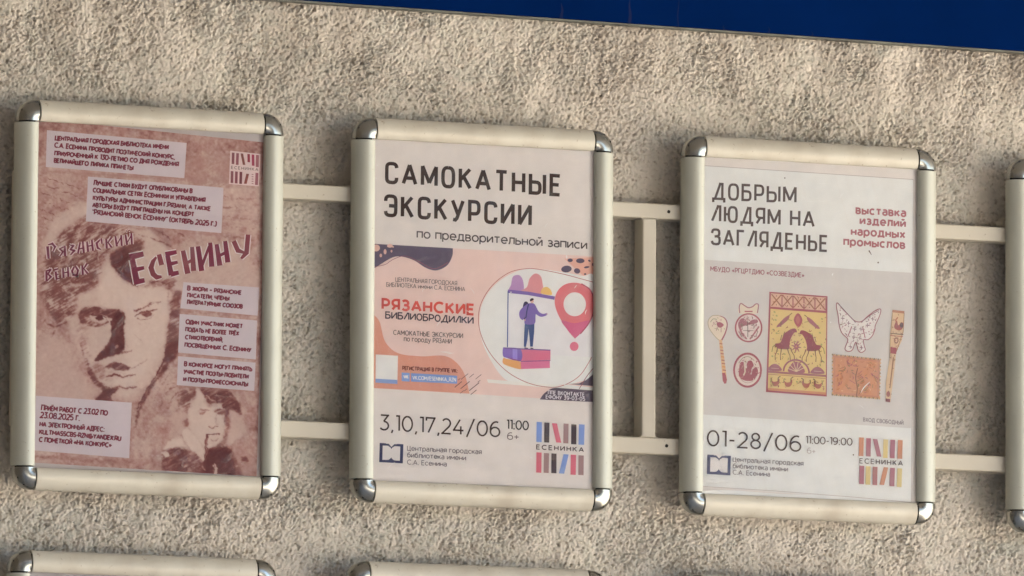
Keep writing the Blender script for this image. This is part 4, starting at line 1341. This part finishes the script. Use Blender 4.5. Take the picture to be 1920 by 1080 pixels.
def art_value(u, v):
    """printed tone (0 pale .. 1 darkest) of the portrait picture at photo pixels u, v"""
    n0 = len(u)
    g = np.zeros(n0)

    def nz(scale, seed, octv=4, sx=1.0, sy=1.0, ang=0.0):
        r = np.random.default_rng(seed)
        out = np.zeros(n0)
        am, tot = 1.0, 0.0
        c, s = math.cos(ang), math.sin(ang)
        a, b = (c * u + s * v) / (scale * sx), (-s * u + c * v) / (scale * sy)
        for o in range(octv):
            G = r.standard_normal((64, 64))
            ia, ib = np.floor(a).astype(int), np.floor(b).astype(int)
            fa, fb = a - ia, b - ib
            fa, fb = fa * fa * (3 - 2 * fa), fb * fb * (3 - 2 * fb)
            q = (G[ib % 64, ia % 64] * (1 - fa) + G[ib % 64, (ia + 1) % 64] * fa) * (1 - fb) + (G[(ib + 1) % 64, ia % 64] * (1 - fa) + G[(ib + 1) % 64, (ia + 1) % 64] * fa) * fb
            out += q * am
            tot += am * am
            am *= 0.6
            a, b = a * 2.03 + 7, b * 2.03 + 3
        return out / math.sqrt(tot)
    N1, N2, N3 = nz(40, 1), nz(12, 2), nz(5, 3, 3)
    wu, wv = nz(9, 4, 3) * 1.4, nz(9, 5, 3) * 1.4
    U, V = u + wu, v + wv                      # brushy, uneven edges
    hatch = nz(6, 8, 3, 3.2, 0.45, -0.5)

    def seg_d(pts, ws):
        """signed coverage distance of a stroke with varying width"""
        best = np.full(n0, 1e9)
        pts = np.asarray(pts, float)
        ww = np.interp(np.linspace(0, 1, len(pts)), np.linspace(0, 1, len(ws)), ws)
        for i in range(len(pts) - 1):
            a, b = pts[i], pts[i + 1]
            d = b - a
            t = np.clip(((U - a[0]) * d[0] + (V - a[1]) * d[1]) / (d @ d + 1e-9), 0, 1)
            r = np.hypot(U - a[0] - t * d[0], V - a[1] - t * d[1]) - (ww[i] + (ww[i + 1] - ww[i]) * t) * 0.5
            best = np.minimum(best, r)
        return best

    def stroke(pts, ws, dark, soft=1.2, tex=0.35, sm=True):
        nonlocal g
        P_ = spline(pts, 5) if sm and len(pts) > 2 else pts
        d = seg_d(P_, ws)
        m = 1 / (1 + np.exp(np.clip(d / soft * 2.2, -30, 30)))
        m = m * np.clip(1 - tex + tex * (0.5 + 0.6 * N3 + .4 * hatch), 0, 1.15)
        g = g + (dark - g) * np.clip(m, 0, 1) if dark >= 0.25 else g + (dark - g) * np.clip(m, 0, 1)

    def area(pts, dark, soft=2.0, tex=0.3, sm=True):
        nonlocal g
        P_ = np.asarray(spline(pts, 5, True) if sm else pts, float)
        inside = np.zeros(n0, bool)
        best = np.full(n0, 1e9)
        m = len(P_)
        for i in range(m):
            a, b = P_[i], P_[(i + 1) % m]
            c = (a[1] > V) != (b[1] > V)
            with np.errstate(divide='ignore', invalid='ignore'):
                x = (b[0] - a[0]) * (V - a[1]) / (b[1] - a[1] + 1e-12) + a[0]
            inside ^= c & (U < x)
            d = b - a
            t = np.clip(((U - a[0]) * d[0] + (V - a[1]) * d[1]) / (d @ d + 1e-9), 0, 1)
            best = np.minimum(best, np.hypot(U - a[0] - t * d[0], V - a[1] - t * d[1]))
        sd_ = np.where(inside, -best, best)
        k = 1 / (1 + np.exp(np.clip(sd_ / soft * 2.2, -30, 30)))
        k = k * np.clip(1 - tex + tex * (0.5 + 0.5 * N2 + .5 * hatch), 0, 1.1)
        g = g + (dark - g) * np.clip(k, 0, 1)
    # parchment
    g += 0.30 + 0.05 * N1 + 0.035 * N2 + 0.02 * N3
    g += 0.12 * np.clip((300 - v) / 80, 0, 1)            # redder band of print across the top
    g += 0.10 * np.clip((u - 470) / 25, 0, 1) * np.clip((v - 380) / 60, 0, 1)
    g += 0.10 * np.clip((v - 860) / 25, 0, 1)
    stroke([(64, 540), (70, 480), (78, 430), (70, 330)], (30, 22, 10), .38, 12, .5)
    # handwriting of the old letter behind
    r = np.random.default_rng(12)
    for k in range(7):
        x0, y0 = 74 + r.uniform(-2, 5), 328 + k * 16
        L = r.uniform(50, 85)
        pts = [(x0 + L * t, y0 + L * t * .36 + r.uniform(-1.6, 1.6)) for t in np.linspace(0, 1, 18)]
        stroke(pts, (1.0, 1.5, .8), .58, .7, .8, False)
    for k in range(9):
        y0 = 372 + k * 9
        stroke([(418, y0 - 2), (445, y0), (478 - (k % 3) * 8, y0 + 3)], (2.2, 1.6), .20 if k % 2 else .46, 1.6, .9)
    stroke([(330, 330), (420, 340), (430, 352)], (2, 2), .42, 2, .8)
    stroke([(350, 306), (400, 316), (426, 318)], (2, 3), .40, 3, .8)
    # pale aged paper behind the head, right
    area([(330, 560), (335, 470), (420, 470), (480, 500), (484, 560), (420, 540)], .20, 10, .3)
    area([(440, 300), (418, 360), (350, 330), (352, 300)], .36, 10, .4)
    area([(74, 640), (120, 640), (150, 700), (185, 740), (70, 750)], .22, 8, .2)
    # ---- large head
    area([(96, 420), (120, 400), (170, 380), (240, 400), (290, 440), (330, 500), (335, 560), (322, 640), (290, 700), (245, 745), (215, 740), (170, 700), (140, 640), (120, 590), (84, 560), (76, 500)], .14, 5, .1)
    # hair, dark masses and streaks
    area([(78, 555), (76, 505), (88, 470), (112, 440), (140, 415), (190, 400), (235, 425), (250, 445), (215, 462), (190, 500), (178, 540), (150, 548), (140, 590), (112, 612), (96, 590)], .60, 5, .6)
    area([(212, 470), (236, 462), (252, 480), (250, 512), (262, 545), (246, 536), (228, 520), (214, 504), (206, 488)], .82, 3, .2)
    area([(236, 450), (262, 448), (272, 462), (250, 478), (236, 470)], .62, 3, .5)
    area([(96, 545), (124, 520), (160, 520), (178, 528), (160, 545), (130, 552), (124, 580), (106, 598), (92, 575)], .60, 4, .7)
    for a in ([(190, 420), (230, 398), (290, 405), (330, 428)], [(240, 420), (285, 428), (318, 448)], [(200, 440), (170, 470), (160, 505)], [(120, 430), (104, 470), (96, 520)], [(145, 420), (128, 460), (120, 500)],
              [(250, 400), (300, 415), (345, 445)], [(170, 405), (160, 440), (140, 480)], [(262, 440), (300, 452), (330, 468)], [(84, 600), (100, 612), (124, 604)], [(104, 620), (96, 632)], [(112, 440), (96, 480), (84, 530)],
              [(160, 540), (130, 556), (112, 580)], [(182, 500), (150, 512), (110, 520)], [(190, 512), (165, 524), (128, 532)]):
        stroke(a, (1.2, 3.4, 1.0), .62, 1.6, .6)
    for a in ([(150, 430), (135, 470), (128, 500)], [(210, 430), (190, 455), (182, 490)], [(260, 412), (300, 426)], [(120, 540), (140, 534), (165, 534)], [(190, 420), (176, 450)], [(110, 500), (122, 470)]):
        stroke(a, (1.5, 3.0, 1.0), .16, 1.8, .3)
    area([(262, 530), (300, 522), (330, 525), (324, 545), (300, 536), (276, 542)], .50, 3, .6)
    stroke([(318, 530), (315, 548), (316, 560)], (3, 2), .55, 1.4, .5)
    stroke([(278, 530), (298, 528), (312, 532)], (3, 3), .60, 1.4, .6)
    # forehead and cheeks pale
    area([(190, 530), (210, 508), (240, 536), (300, 540), (314, 560), (312, 600), (306, 640), (292, 672), (268, 700), (240, 722), (214, 718), (236, 690), (240, 650), (232, 600), (228, 580), (200, 575), (186, 560)], .08, 4, .05)
    area([(184, 600), (206, 600), (206, 630), (194, 650), (178, 668), (168, 650), (172, 620)], .16, 4, .1)
    area([(150, 600), (168, 604), (164, 640), (172, 668), (160, 662), (150, 640), (142, 615)], .36, 4, .7)
    # brow, eyes
    area([(148, 582), (170, 574), (200, 578), (222, 582), (232, 594), (230, 606), (214, 598), (190, 590), (168, 592), (152, 604)], .72, 2.2, .35)
    area([(150, 590), (160, 590), (176, 604), (192, 606), (200, 600), (204, 606), (190, 612), (168, 612), (156, 608), (148, 602)], .62, 1.8, .5)
    stroke([(170, 593), (182, 597), (196, 596)], (2.4, 2.8), .18, 1.2, .2)
    stroke([(172, 592), (184, 590), (200, 596)], (2, 2.6, 1.4), .85, .9, .1)
    area([(180, 593), (190, 592), (194, 599), (186, 602), (180, 598)], .85, 1.0, .1)
    stroke([(252, 582), (268, 576), (286, 570), (303, 567)], (4.2, 2.6, 3.4, 2.0), .68, 1.2, .5)
    stroke([(254, 592), (266, 584), (280, 583), (296, 580)], (2.0, 3.0, 2.4, 1.0), .74, 1.0, .25)
    area([(264, 588), (272, 583), (284, 585), (283, 592), (273, 594)], .62, 1.4, .2)
    stroke([(258, 596), (270, 600), (282, 596), (290, 590)], (1.2, 1.8, 1.0), .55, 1.0, .4)
    stroke([(262, 606), (278, 608)], (1.2, 1.2), .34, 1.6, .6)
    # nose shadow
    area([(218, 584), (231, 586), (234, 604), (233, 624), (236, 652), (228, 660), (208, 668), (182, 676), (176, 674), (190, 660), (202, 645), (208, 628), (208, 606), (212, 598)], .86, 1.6, .16)
    stroke([(212, 604), (222, 618), (214, 634)], (3, 4), .60, 2, .6)
    area([(216, 646), (222, 650), (216, 655)], .35, 1.0, .2)
    stroke([(230, 660), (240, 660), (248, 656)], (4, 3, 1.5), .62, 1.2, .3)
    stroke([(252, 628), (262, 636), (268, 644)], (1, 1.6, 1), .26, 1.2, .6)
    # mouth
    area([(198, 688), (206, 682), (222, 680), (236, 686), (244, 690), (232, 694), (214, 692)], .72, 1.6, .35)
    stroke([(244, 690), (256, 687), (268, 680), (276, 674)], (2.0, 1.4, 1.0), .42, 1.0, .4)
    stroke([(200, 704), (216, 704), (232, 706), (252, 704)], (3.0, 5.4, 2.6, 1.4), .78, 1.2, .3)
    stroke([(196, 694), (214, 698), (236, 700)], (2.0, 2.6, 1.4), .30, 1.4, .3)
    area([(172, 684), (186, 680), (198, 688), (196, 702), (208, 712), (196, 712), (182, 704)], .42, 2.5, .7)
    # jaw, chin and neck on the dark side
    area([(152, 640), (160, 668), (172, 690), (186, 712), (196, 728), (178, 716), (166, 698), (156, 676)], .55, 2.6, .6)
    area([(162, 680), (176, 700), (192, 722), (210, 728), (196, 732), (180, 720), (166, 700)], .68, 2, .35)
    stroke([(200, 728), (222, 726), (240, 728), (256, 726)], (5, 4, 3, 1.5), .62, 1.4, .35)
    area([(196, 730), (214, 728), (222, 730), (212, 738), (208, 746), (214, 756), (180, 752), (188, 742)], .80, 1.6, .25)
    # hair / shade line on the right of the face running down
    area([(326, 548), (338, 548), (338, 580), (336, 630), (330, 660), (318, 680), (306, 700), (298, 716), (306, 684), (310, 656), (314, 620), (318, 590), (318, 566)], .62, 3, .45)
    area([(316, 640), (334, 640), (333, 668), (316, 680), (304, 706), (300, 700), (308, 670)], .74, 3, .35)
    stroke([(300, 700), (284, 724), (272, 746), (262, 764), (256, 800)], (7, 5.5, 6, 4, 2), .70, 1.6, .35)
    stroke([(308, 676), (290, 706), (270, 742), (256, 766)], (2.4, 1.6), .85, .9, .3)
    stroke([(268, 770), (270, 800), (274, 820)], (1.2, 1), .40, 1.6, .7)
    stroke([(320, 700), (304, 722), (288, 752)], (1.6, 1), .42, 1.6, .8)
    # ---- small portrait lower right
    area([(320, 760), (330, 735), (360, 722), (400, 722), (436, 730), (452, 770), (454, 800), (440, 830), (400, 850), (340, 840)], .24, 6, .15)
    area([(360, 735), (380, 722), (386, 760), (424, 760), (430, 780), (428, 800), (420, 826), (404, 840), (384, 838), (362, 810), (352, 790), (352, 764)], .10, 2.5, .05)
    for a in ([(336, 722), (318, 730), (306, 744), (302, 760)], [(346, 730), (326, 744), (314, 766)], [(330, 718), (312, 722)], [(352, 724), (332, 726)]):
        stroke(a, (1.4, 2.2, 1), .52, 1.2, .6)
    area([(334, 744), (344, 732), (356, 736), (366, 744), (360, 756), (352, 766), (350, 776), (338, 768), (330, 772), (334, 758)], .62, 3, .6)
    area([(356, 728), (366, 726), (368, 738), (360, 742)], .60, 1.8, .4)
    area([(376, 730), (384, 724), (420, 728), (436, 738), (450, 760), (452, 775), (440, 770), (430, 772), (428, 800), (422, 790), (420, 764), (404, 756), (392, 758), (386, 748)], .76, 2.2, .35)
    stroke([(388, 742), (398, 750), (404, 752)], (2.4, 2.0), .24, 1.4, .3)
    stroke([(400, 734), (412, 746)], (2, 2), .45, 1.6, .5)
    stroke([(438, 742), (450, 760)], (3, 3), .50, 2, .5)
    stroke([(370, 770), (380, 767), (392, 770)], (2.2, 3.0, 1.6), .52, 1.2, .3)
    stroke([(402, 771), (412, 767), (424, 770)], (2.4, 3.6, 2.4), .60, 1.2, .3)
    area([(374, 772), (386, 771), (384, 776), (376, 776)], .50, 1.4, .2)
    area([(406, 772), (420, 770), (424, 776), (410, 777)], .60, 1.6, .2)
    stroke([(404, 774), (406, 790), (409, 797)], (1.4, 2.4, 2.8), .34, 1.6, .3)
    stroke([(392, 799), (400, 802), (410, 801)], (1.6, 2.6, 2.2), .62, 1.2, .2)
    area([(350, 785), (356, 796), (348, 800), (342, 792)], .48, 2, .4)
    stroke([(388, 816), (400, 815), (412, 814)], (1.8, 2.2, 1.4), .74, .9, .1)
    stroke([(396, 826), (404, 827), (410, 823)], (1.6, 1.8, 1.2), .46, 1.2, .2)
    area([(424, 784), (432, 780), (430, 804), (424, 830), (410, 842), (398, 842), (414, 830), (422, 810)], .50, 3, .3)
    # jacket, collar
    area([(306, 846), (318, 840), (346, 842), (366, 852), (384, 866), (392, 842), (420, 836), (436, 846), (446, 870), (448, 893), (318, 886), (304, 868)], .66, 3, .45)
    area([(388, 846), (404, 842), (424, 838), (434, 856), (438, 893), (384, 890)], .88, 2.5, .15)
    area([(344, 806), (356, 806), (372, 826), (384, 850), (382, 864), (364, 848), (346, 836), (308, 842), (322, 824), (340, 820)], .08, 1.8, .05)
    stroke([(340, 816), (348, 830), (362, 850)], (2, 2.4), .40, 1.8, .3)
    area([(304, 848), (314, 848), (316, 856), (308, 856)], .10, 1.4, .1)
    stroke([(402, 872), (404, 886)], (3.4, 5.0), .12, 1.2, .1)
    stroke([(380, 872), (384, 880)], (3.0, 3.0), .30, 1.4, .2)
    stroke([(449, 820), (436, 834), (428, 844)], (3, 3), .50, 2, .5)
    area([(434, 800), (446, 790), (458, 804), (446, 824), (434, 834), (428, 826)], .20, 4, .3)
    area([(440, 838), (470, 840), (478, 880), (452, 886)], .36, 6, .5)
    area([(452, 858), (462, 856), (466, 864), (456, 866)], .62, 1.8, .5)
    # pipe
    stroke([(388, 817), (387, 836), (386, 866)], (5.0, 4.6, 4.2), .78, .8, .1, False)
    stroke([(388.5, 822), (387.5, 840), (386.8, 862)], (1.2, 1.2), .30, .8, .1, False)
    g = g + 0.02 * N3
    g = np.clip(0.18 + (g - 0.18) * 1.12, 0, 1)
    # shadows printed under the pasted text boxes (they are part of the printed picture)
    for (a, b, c_, d_) in (((66, 856), (244, 868), 6, .50), ((92, 322), (342, 336), 4, .42), ((165, 420), (412, 440), 4, .42), ((244, 770), (243, 862), 5, .48), ((338, 583), (486, 592), 4, .45), ((336, 665), (480, 674), 4, .45), ((334, 725), (476, 734), 4, .45)):
        stroke([a, b], (c_, c_), d_, 3.0, .3, False)
    return np.clip(g, 0, 1)


def art_sheet():
    quad = np.array([(73, 222.5), (500, 267.5), (481, 893.5), (64.5, 867.5)], float)
    nx_, ny_ = 330, 480
    s, t = np.meshgrid(np.linspace(0, 1, nx_ + 1), np.linspace(0, 1, ny_ + 1))
    wts = [(1 - s) * (1 - t), s * (1 - t), s * t, (1 - s) * t]
    px = sum(w[..., None] * q for w, q in zip(wts, quad)).reshape(-1, 2)
    g = art_value(px[:, 0], px[:, 1])
    stops = np.array([(0.0, 208, 180, 164), (.12, 200, 170, 154), (.28, 186, 149, 135), (.42, 168, 120, 108), (.56, 138, 82, 73), (.72, 116, 54, 50), (1.0, 92, 30, 32)])
    rgb = np.stack([np.interp(g, stops[:, 0], stops[:, k]) for k in (1, 2, 3)], 1)
    rgb = np.clip(lin(rgb) / p1.white * p1.paper * np.array([1.05, 0.98, 0.955]) - 0.004, .002, .9)
    rgb = rgb * 0.9 + 0.1 * rgb.mean(1, keepdims=True) * np.array([1.05, 0.98, 0.955])  # same painted veil of the clear sheet
    xy = hmap(p1.h, px)
    p1.z += 0.01
    V = np.column_stack([xy[:, 0], np.full(len(xy), -p1.z), xy[:, 1]]) * 0.001
    idx = np.arange((nx_ + 1) * (ny_ + 1)).reshape(ny_ + 1, nx_ + 1)
    q = np.stack([idx[:-1, :-1], idx[1:, :-1], idx[1:, 1:], idx[:-1, 1:]], -1).reshape(-1)
    me = bpy.data.meshes.new('portrait_print')
    me.vertices.add(len(V))
    me.vertices.foreach_set('co', V.ravel())
    me.loops.add(len(q))
    me.loops.foreach_set('vertex_index', q.astype(np.int32))
    nf = len(q) // 4
    me.polygons.add(nf)
    me.polygons.foreach_set('loop_start', np.arange(nf, dtype=np.int32) * 4)
    me.polygons.foreach_set('loop_total', np.full(nf, 4, np.int32))
    me.update(calc_edges=True)
    at = me.color_attributes.new('Col', 'FLOAT_COLOR', 'POINT')
    at.data.foreach_set('color', np.column_stack([rgb, np.ones(len(rgb))]).ravel())
    me.materials.append(M_print)
    o = bpy.data.objects.new('portrait_print', me)
    COL.objects.link(o)
    o.parent = p1.e
    o['label'] = 'sepia drawing of a long faced man above a boy with a pipe'


art_sheet()
LBL = (196, 176, 175)
INK = '7c2236'


def box(quad, lines, sc=.88, wt=2.6):
    b = Part(p1, 'text_box')
    b.poly(quad, LBL)
    for (s, a, c_, cap) in lines:
        b.text(s, a, c_, cap * 1.14, wt, INK, sp=.17, smallcaps=sc, slant=.10, font=GLY)
    b.make()


box([(88, 244), (350, 268), (345.5, 334), (86, 313)], [
    ('Центральная городская библиотека имени', (102, 263.5), (316, 281), 9.5), ('С.А. Есенина проводит поэтический конкурс,', (101, 277), (328, 299.5), 9.5),
    ('приуроченный к 130-летию со дня рождения', (101, 292), (335, 313), 9.5), ('величайшего лирика планеты', (100, 305.5), (250, 320), 9.5)])
box([(165, 331), (419, 352), (415, 437), (161, 415)], [
    ('Лучшие стихи будут опубликованы в', (174, 347.5), (361, 363), 9.5), ('социальных сетях Есенинки и управления', (173, 361), (385, 380), 9.5),
    ('культуры администрации г.Рязани, а также', (173, 375.5), (395, 396.5), 9.5), ('авторы будут приглашены на концерт', (172, 389), (364, 407), 9.5),
    ('"Рязанский венок Есенину" (октябрь 2025 г.)', (172, 402.5), (406, 425.5), 9.8)])
box([(344, 529), (486, 539), (483, 592), (338, 578)], [
    ('В жюри – рязанские', (350, 545), (453, 553.5), 9), ('писатели, члены', (350, 558), (430, 564.5), 9), ('литературных союзов', (349, 570.5), (455, 579.5), 9)])
box([(337, 588.5), (482, 601), (479.5, 674), (334, 661)], [
    ('Один участник может', (347, 608), (455, 616.5), 9), ('подать не более трёх', (346.5, 622), (448, 630), 9),
    ('стихотворений,', (346, 636.5), (418, 642), 9), ('посвященных С. Есенину', (345, 651), (471, 661), 9)])
box([(334, 668), (479, 680), (476.5, 733), (331.5, 722)], [
    ('В конкурсе могут принять', (344, 687), (473, 697), 9), ('участие поэты-любители', (343, 701), (466, 711), 9), ('и поэты-профессионалы', (342.5, 715.5), (465, 725.5), 9)])
box([(67, 742), (247, 755), (242, 859), (63.5, 844.5)], [
    ('Приём работ с 23.02 по', (76, 770), (202, 780), 10.5), ('23.08.2025 г.', (74, 784), (150, 790), 11), ('на электронный адрес:', (73, 800), (196, 810.5), 10),
    ('KULTMASSCBS-RZN@YANDEX.RU', (72.5, 814.5), (227, 827.5), 9), ('с пометкой «На конкурс»', (72, 829), (209, 840), 10)])

# brushed title lettering with a pale rim
def brush(part, strokes, ink, w, rim='dcc0b8'):
    for s in strokes: part.line(s[0], [q * w + 3.8 for q in s[1]] if len(s) > 1 else w + 3.8, rim)
    for s in strokes: part.line(s[0], [q * w for q in s[1]] if len(s) > 1 else w, ink)


ti = Part(p1, 'title_large')
T1, T2 = '7a1236', '83303c'
E1 = [([(243, 482.5), (269, 476)], (1.25, 1.0)), ([(248, 487), (257, 532)], (1.1, 1.25)), ([(252, 506), (270, 502)], (.9, .7)), ([(254, 529), (271, 525.5)], (1.1, .9))]
ti_l = [
    (E1, T1),
    ([([(293, 482), (287, 490), (283, 502), (287, 514), (294, 520), (303, 519)], (.4, .8, 1.0, 1.0, .9, .5)), ([(298, 477), (303, 497)], (.9, 1.0))], T2),
    ([([(310, 477), (331, 472.5)], (1.0, .8)), ([(314, 479), (321, 516)], (.9, 1.05)), ([(319, 495), (333, 491.5)], (.8, .6)), ([(320, 514.5), (335, 511)], (1.0, .8))], T1),
    ([([(343, 470), (352, 513)], (.9, 1.1)), ([(360, 463), (363, 508)], (.8, 1.05)), ([(349, 494), (361, 487)], (.6, .6))], T2),
    ([([(371, 462), (378, 508)], (.9, 1.05)), ([(378, 500), (392, 462)], (.6, .5)), ([(394, 455), (397, 500)], (.8, 1.05))], T1),
    ([([(406, 458), (412, 498)], (.8, 1.05)), ([(422, 452), (427, 492)], (.8, 1.05)), ([(410, 480), (424, 473)], (.6, .6))], T1),
    ([([(438, 452), (446, 470), (458, 474)], (.9, .9, .5)), ([(465, 440), (462, 474), (452, 485)], (.9, .9, .5))], T2)]
for st_, col_ in ti_l:
    brush(ti, st_, col_, 9.6)
ti.make()
ts = Part(p1, 'title_small')
for st_ in (
    [([(89, 462), (91, 485)], (1.2, 1.0)), ([(90, 459), (98, 457), (103, 463), (99, 472)], (.5, .9, .9, .5))],
    [([(119, 463), (112, 467), (118, 472), (112, 481)], (.6, .8, .7, .6)), ([(121, 461), (122, 480)], (.9, 1.0))],
    [([(130, 459), (137, 461), (132, 468), (139, 470), (132, 478)], (.4, .9, .7, .9, .6)), ],
    [([(150, 455), (146, 475)], (.8, .8)), ([(155, 453), (157, 474)], (.9, 1.0)), ([(148, 467), (156, 465)], (.6, .6))],
    [([(163, 453), (165, 472)], (.9, 1.0)), ([(172, 450), (174, 470)], (.8, 1.0)), ([(164, 462), (173, 460)], (.6, .6))],
    [([(188, 449), (181, 456), (183, 465), (189, 468)], (.5, 1.0, .9, .5)), ([(190, 447), (191, 457)], (.7, .7))],
    [([(199, 448), (200, 466)], (.9, 1.0)), ([(209, 445), (202, 455)], (.9, .5)), ([(202, 454), (209, 464)], (.5, .9))],
    [([(216, 443), (219, 462)], (.8, 1.0)), ([(219, 459), (227, 444)], (.5, .5)), ([(227, 441), (228, 461)], (.8, .9))],
    [([(235, 440), (238, 459)], (.8, 1.0)), ([(238, 456), (246, 441)], (.5, .5)), ([(246, 437), (247, 458)], (.8, .9)), ([(236, 433.5), (238, 433)], (.5, .5)), ([(241, 432.5), (243, 432)], (.5, .5))],
    [([(87, 509), (87, 527)], (1.0, .9)), ([(86, 508), (94, 506), (90, 514), (95, 519), (88, 527)], (.5, .9, .6, .9, .4))],
    [([(102, 506), (109, 504)], (.8, .6)), ([(104, 509), (106, 524)], (.9, .9)), ([(105, 515), (110, 514)], (.6, .5)), ([(106, 523), (111, 522)], (.7, .6))],
    [([(118, 503), (119, 521)], (.9, 1.0)), ([(127, 501), (128, 519)], (.8, 1.0)), ([(118, 512), (128, 510)], (.6, .6))],
    [([(139, 500), (135, 508), (137, 516), (144, 516), (146, 507), (141, 499)], (.7, 1.0, .8, .8, 1.0, .7))],
    [([(154, 498), (155, 515)], (.9, 1.0)), ([(163, 494), (156, 505)], (.9, .5)), ([(157, 504), (164, 513)], (.5, .9))]):
    brush(ts, st_, '741f3c', 4.3, 'd2b2ac')
ts.make()
lg = Part(p1, 'books_logo')
lg.poly([(431.5, 282.5), (488, 289), (485, 349.5), (429, 345)], 'd4b6ae')
for (a, b, w_, c_) in (((434.5, 286), (434, 307.5), 5, '7e4048'), ((442.8, 287), (442, 309), 5, '8b4650'), ((450.8, 287.6), (455, 309), 4.8, '7c3a30'), ((463.6, 288.6), (463.8, 304), 4.8, '8f2034'),
                       ((471.6, 289.6), (472, 310.6), 5, 'a02848'), ((479.6, 290.4), (479.2, 313), 5.6, '9c565c'), ((432.4, 320.6), (432, 343), 5, '7e3c44'), ((440.6, 321.4), (440, 343.6), 5, '84404a'),
                       ((449, 322), (448.4, 344.6), 5, '6f2c34'), ((461.6, 325.6), (457, 344.4), 5.2, '84382e'), ((478.8, 324), (477.8, 346.6), 5.4, '9a545c')):
    lg.poly([a, (a[0] + w_, a[1] + .5), (b[0] + w_, b[1] + .5), b], c_)
lg.text('ЕСЕНИНКА', (433, 316.8), (484, 321), 6.0, .95, '7a5650', sp=.4)
for k in range(5): lg.line([(471.5, 327 + k * 4.3), (475, 327.4 + k * 4.3)], 1.5, '9a5a62')
lg.make()

# ------------------------------------------------------------------ posters of which only a sliver shows
for fr_, lb_, c_ in ((4, 'pale poster inside the frame at the right edge', (222, 212, 202)), (5, 'plain pale poster below the red portrait poster', (196, 184, 180)),
                     (6, 'plain pale poster below the scooter poster', (208, 196, 186)), (7, 'plain pale poster below the folk crafts poster', (216, 200, 194)), (8, 'plain pale poster at the far right of the lower row', (216, 206, 196))):
    pp = Poster(fr_, lb_, (224, 212, 202))
    q_ = Part(pp, 'paper')
    w_, h_ = W / 2 - P + 6, H / 2 - P + 6
    pp.z += .012
    q_.V = [(-w_, -h_, pp.z), (w_, -h_, pp.z), (w_, h_, pp.z), (-w_, h_, pp.z)]
    q_.F = [(0, 1, 2, 3)]
    q_.C = [pp.col(c_)]
    q_.make()
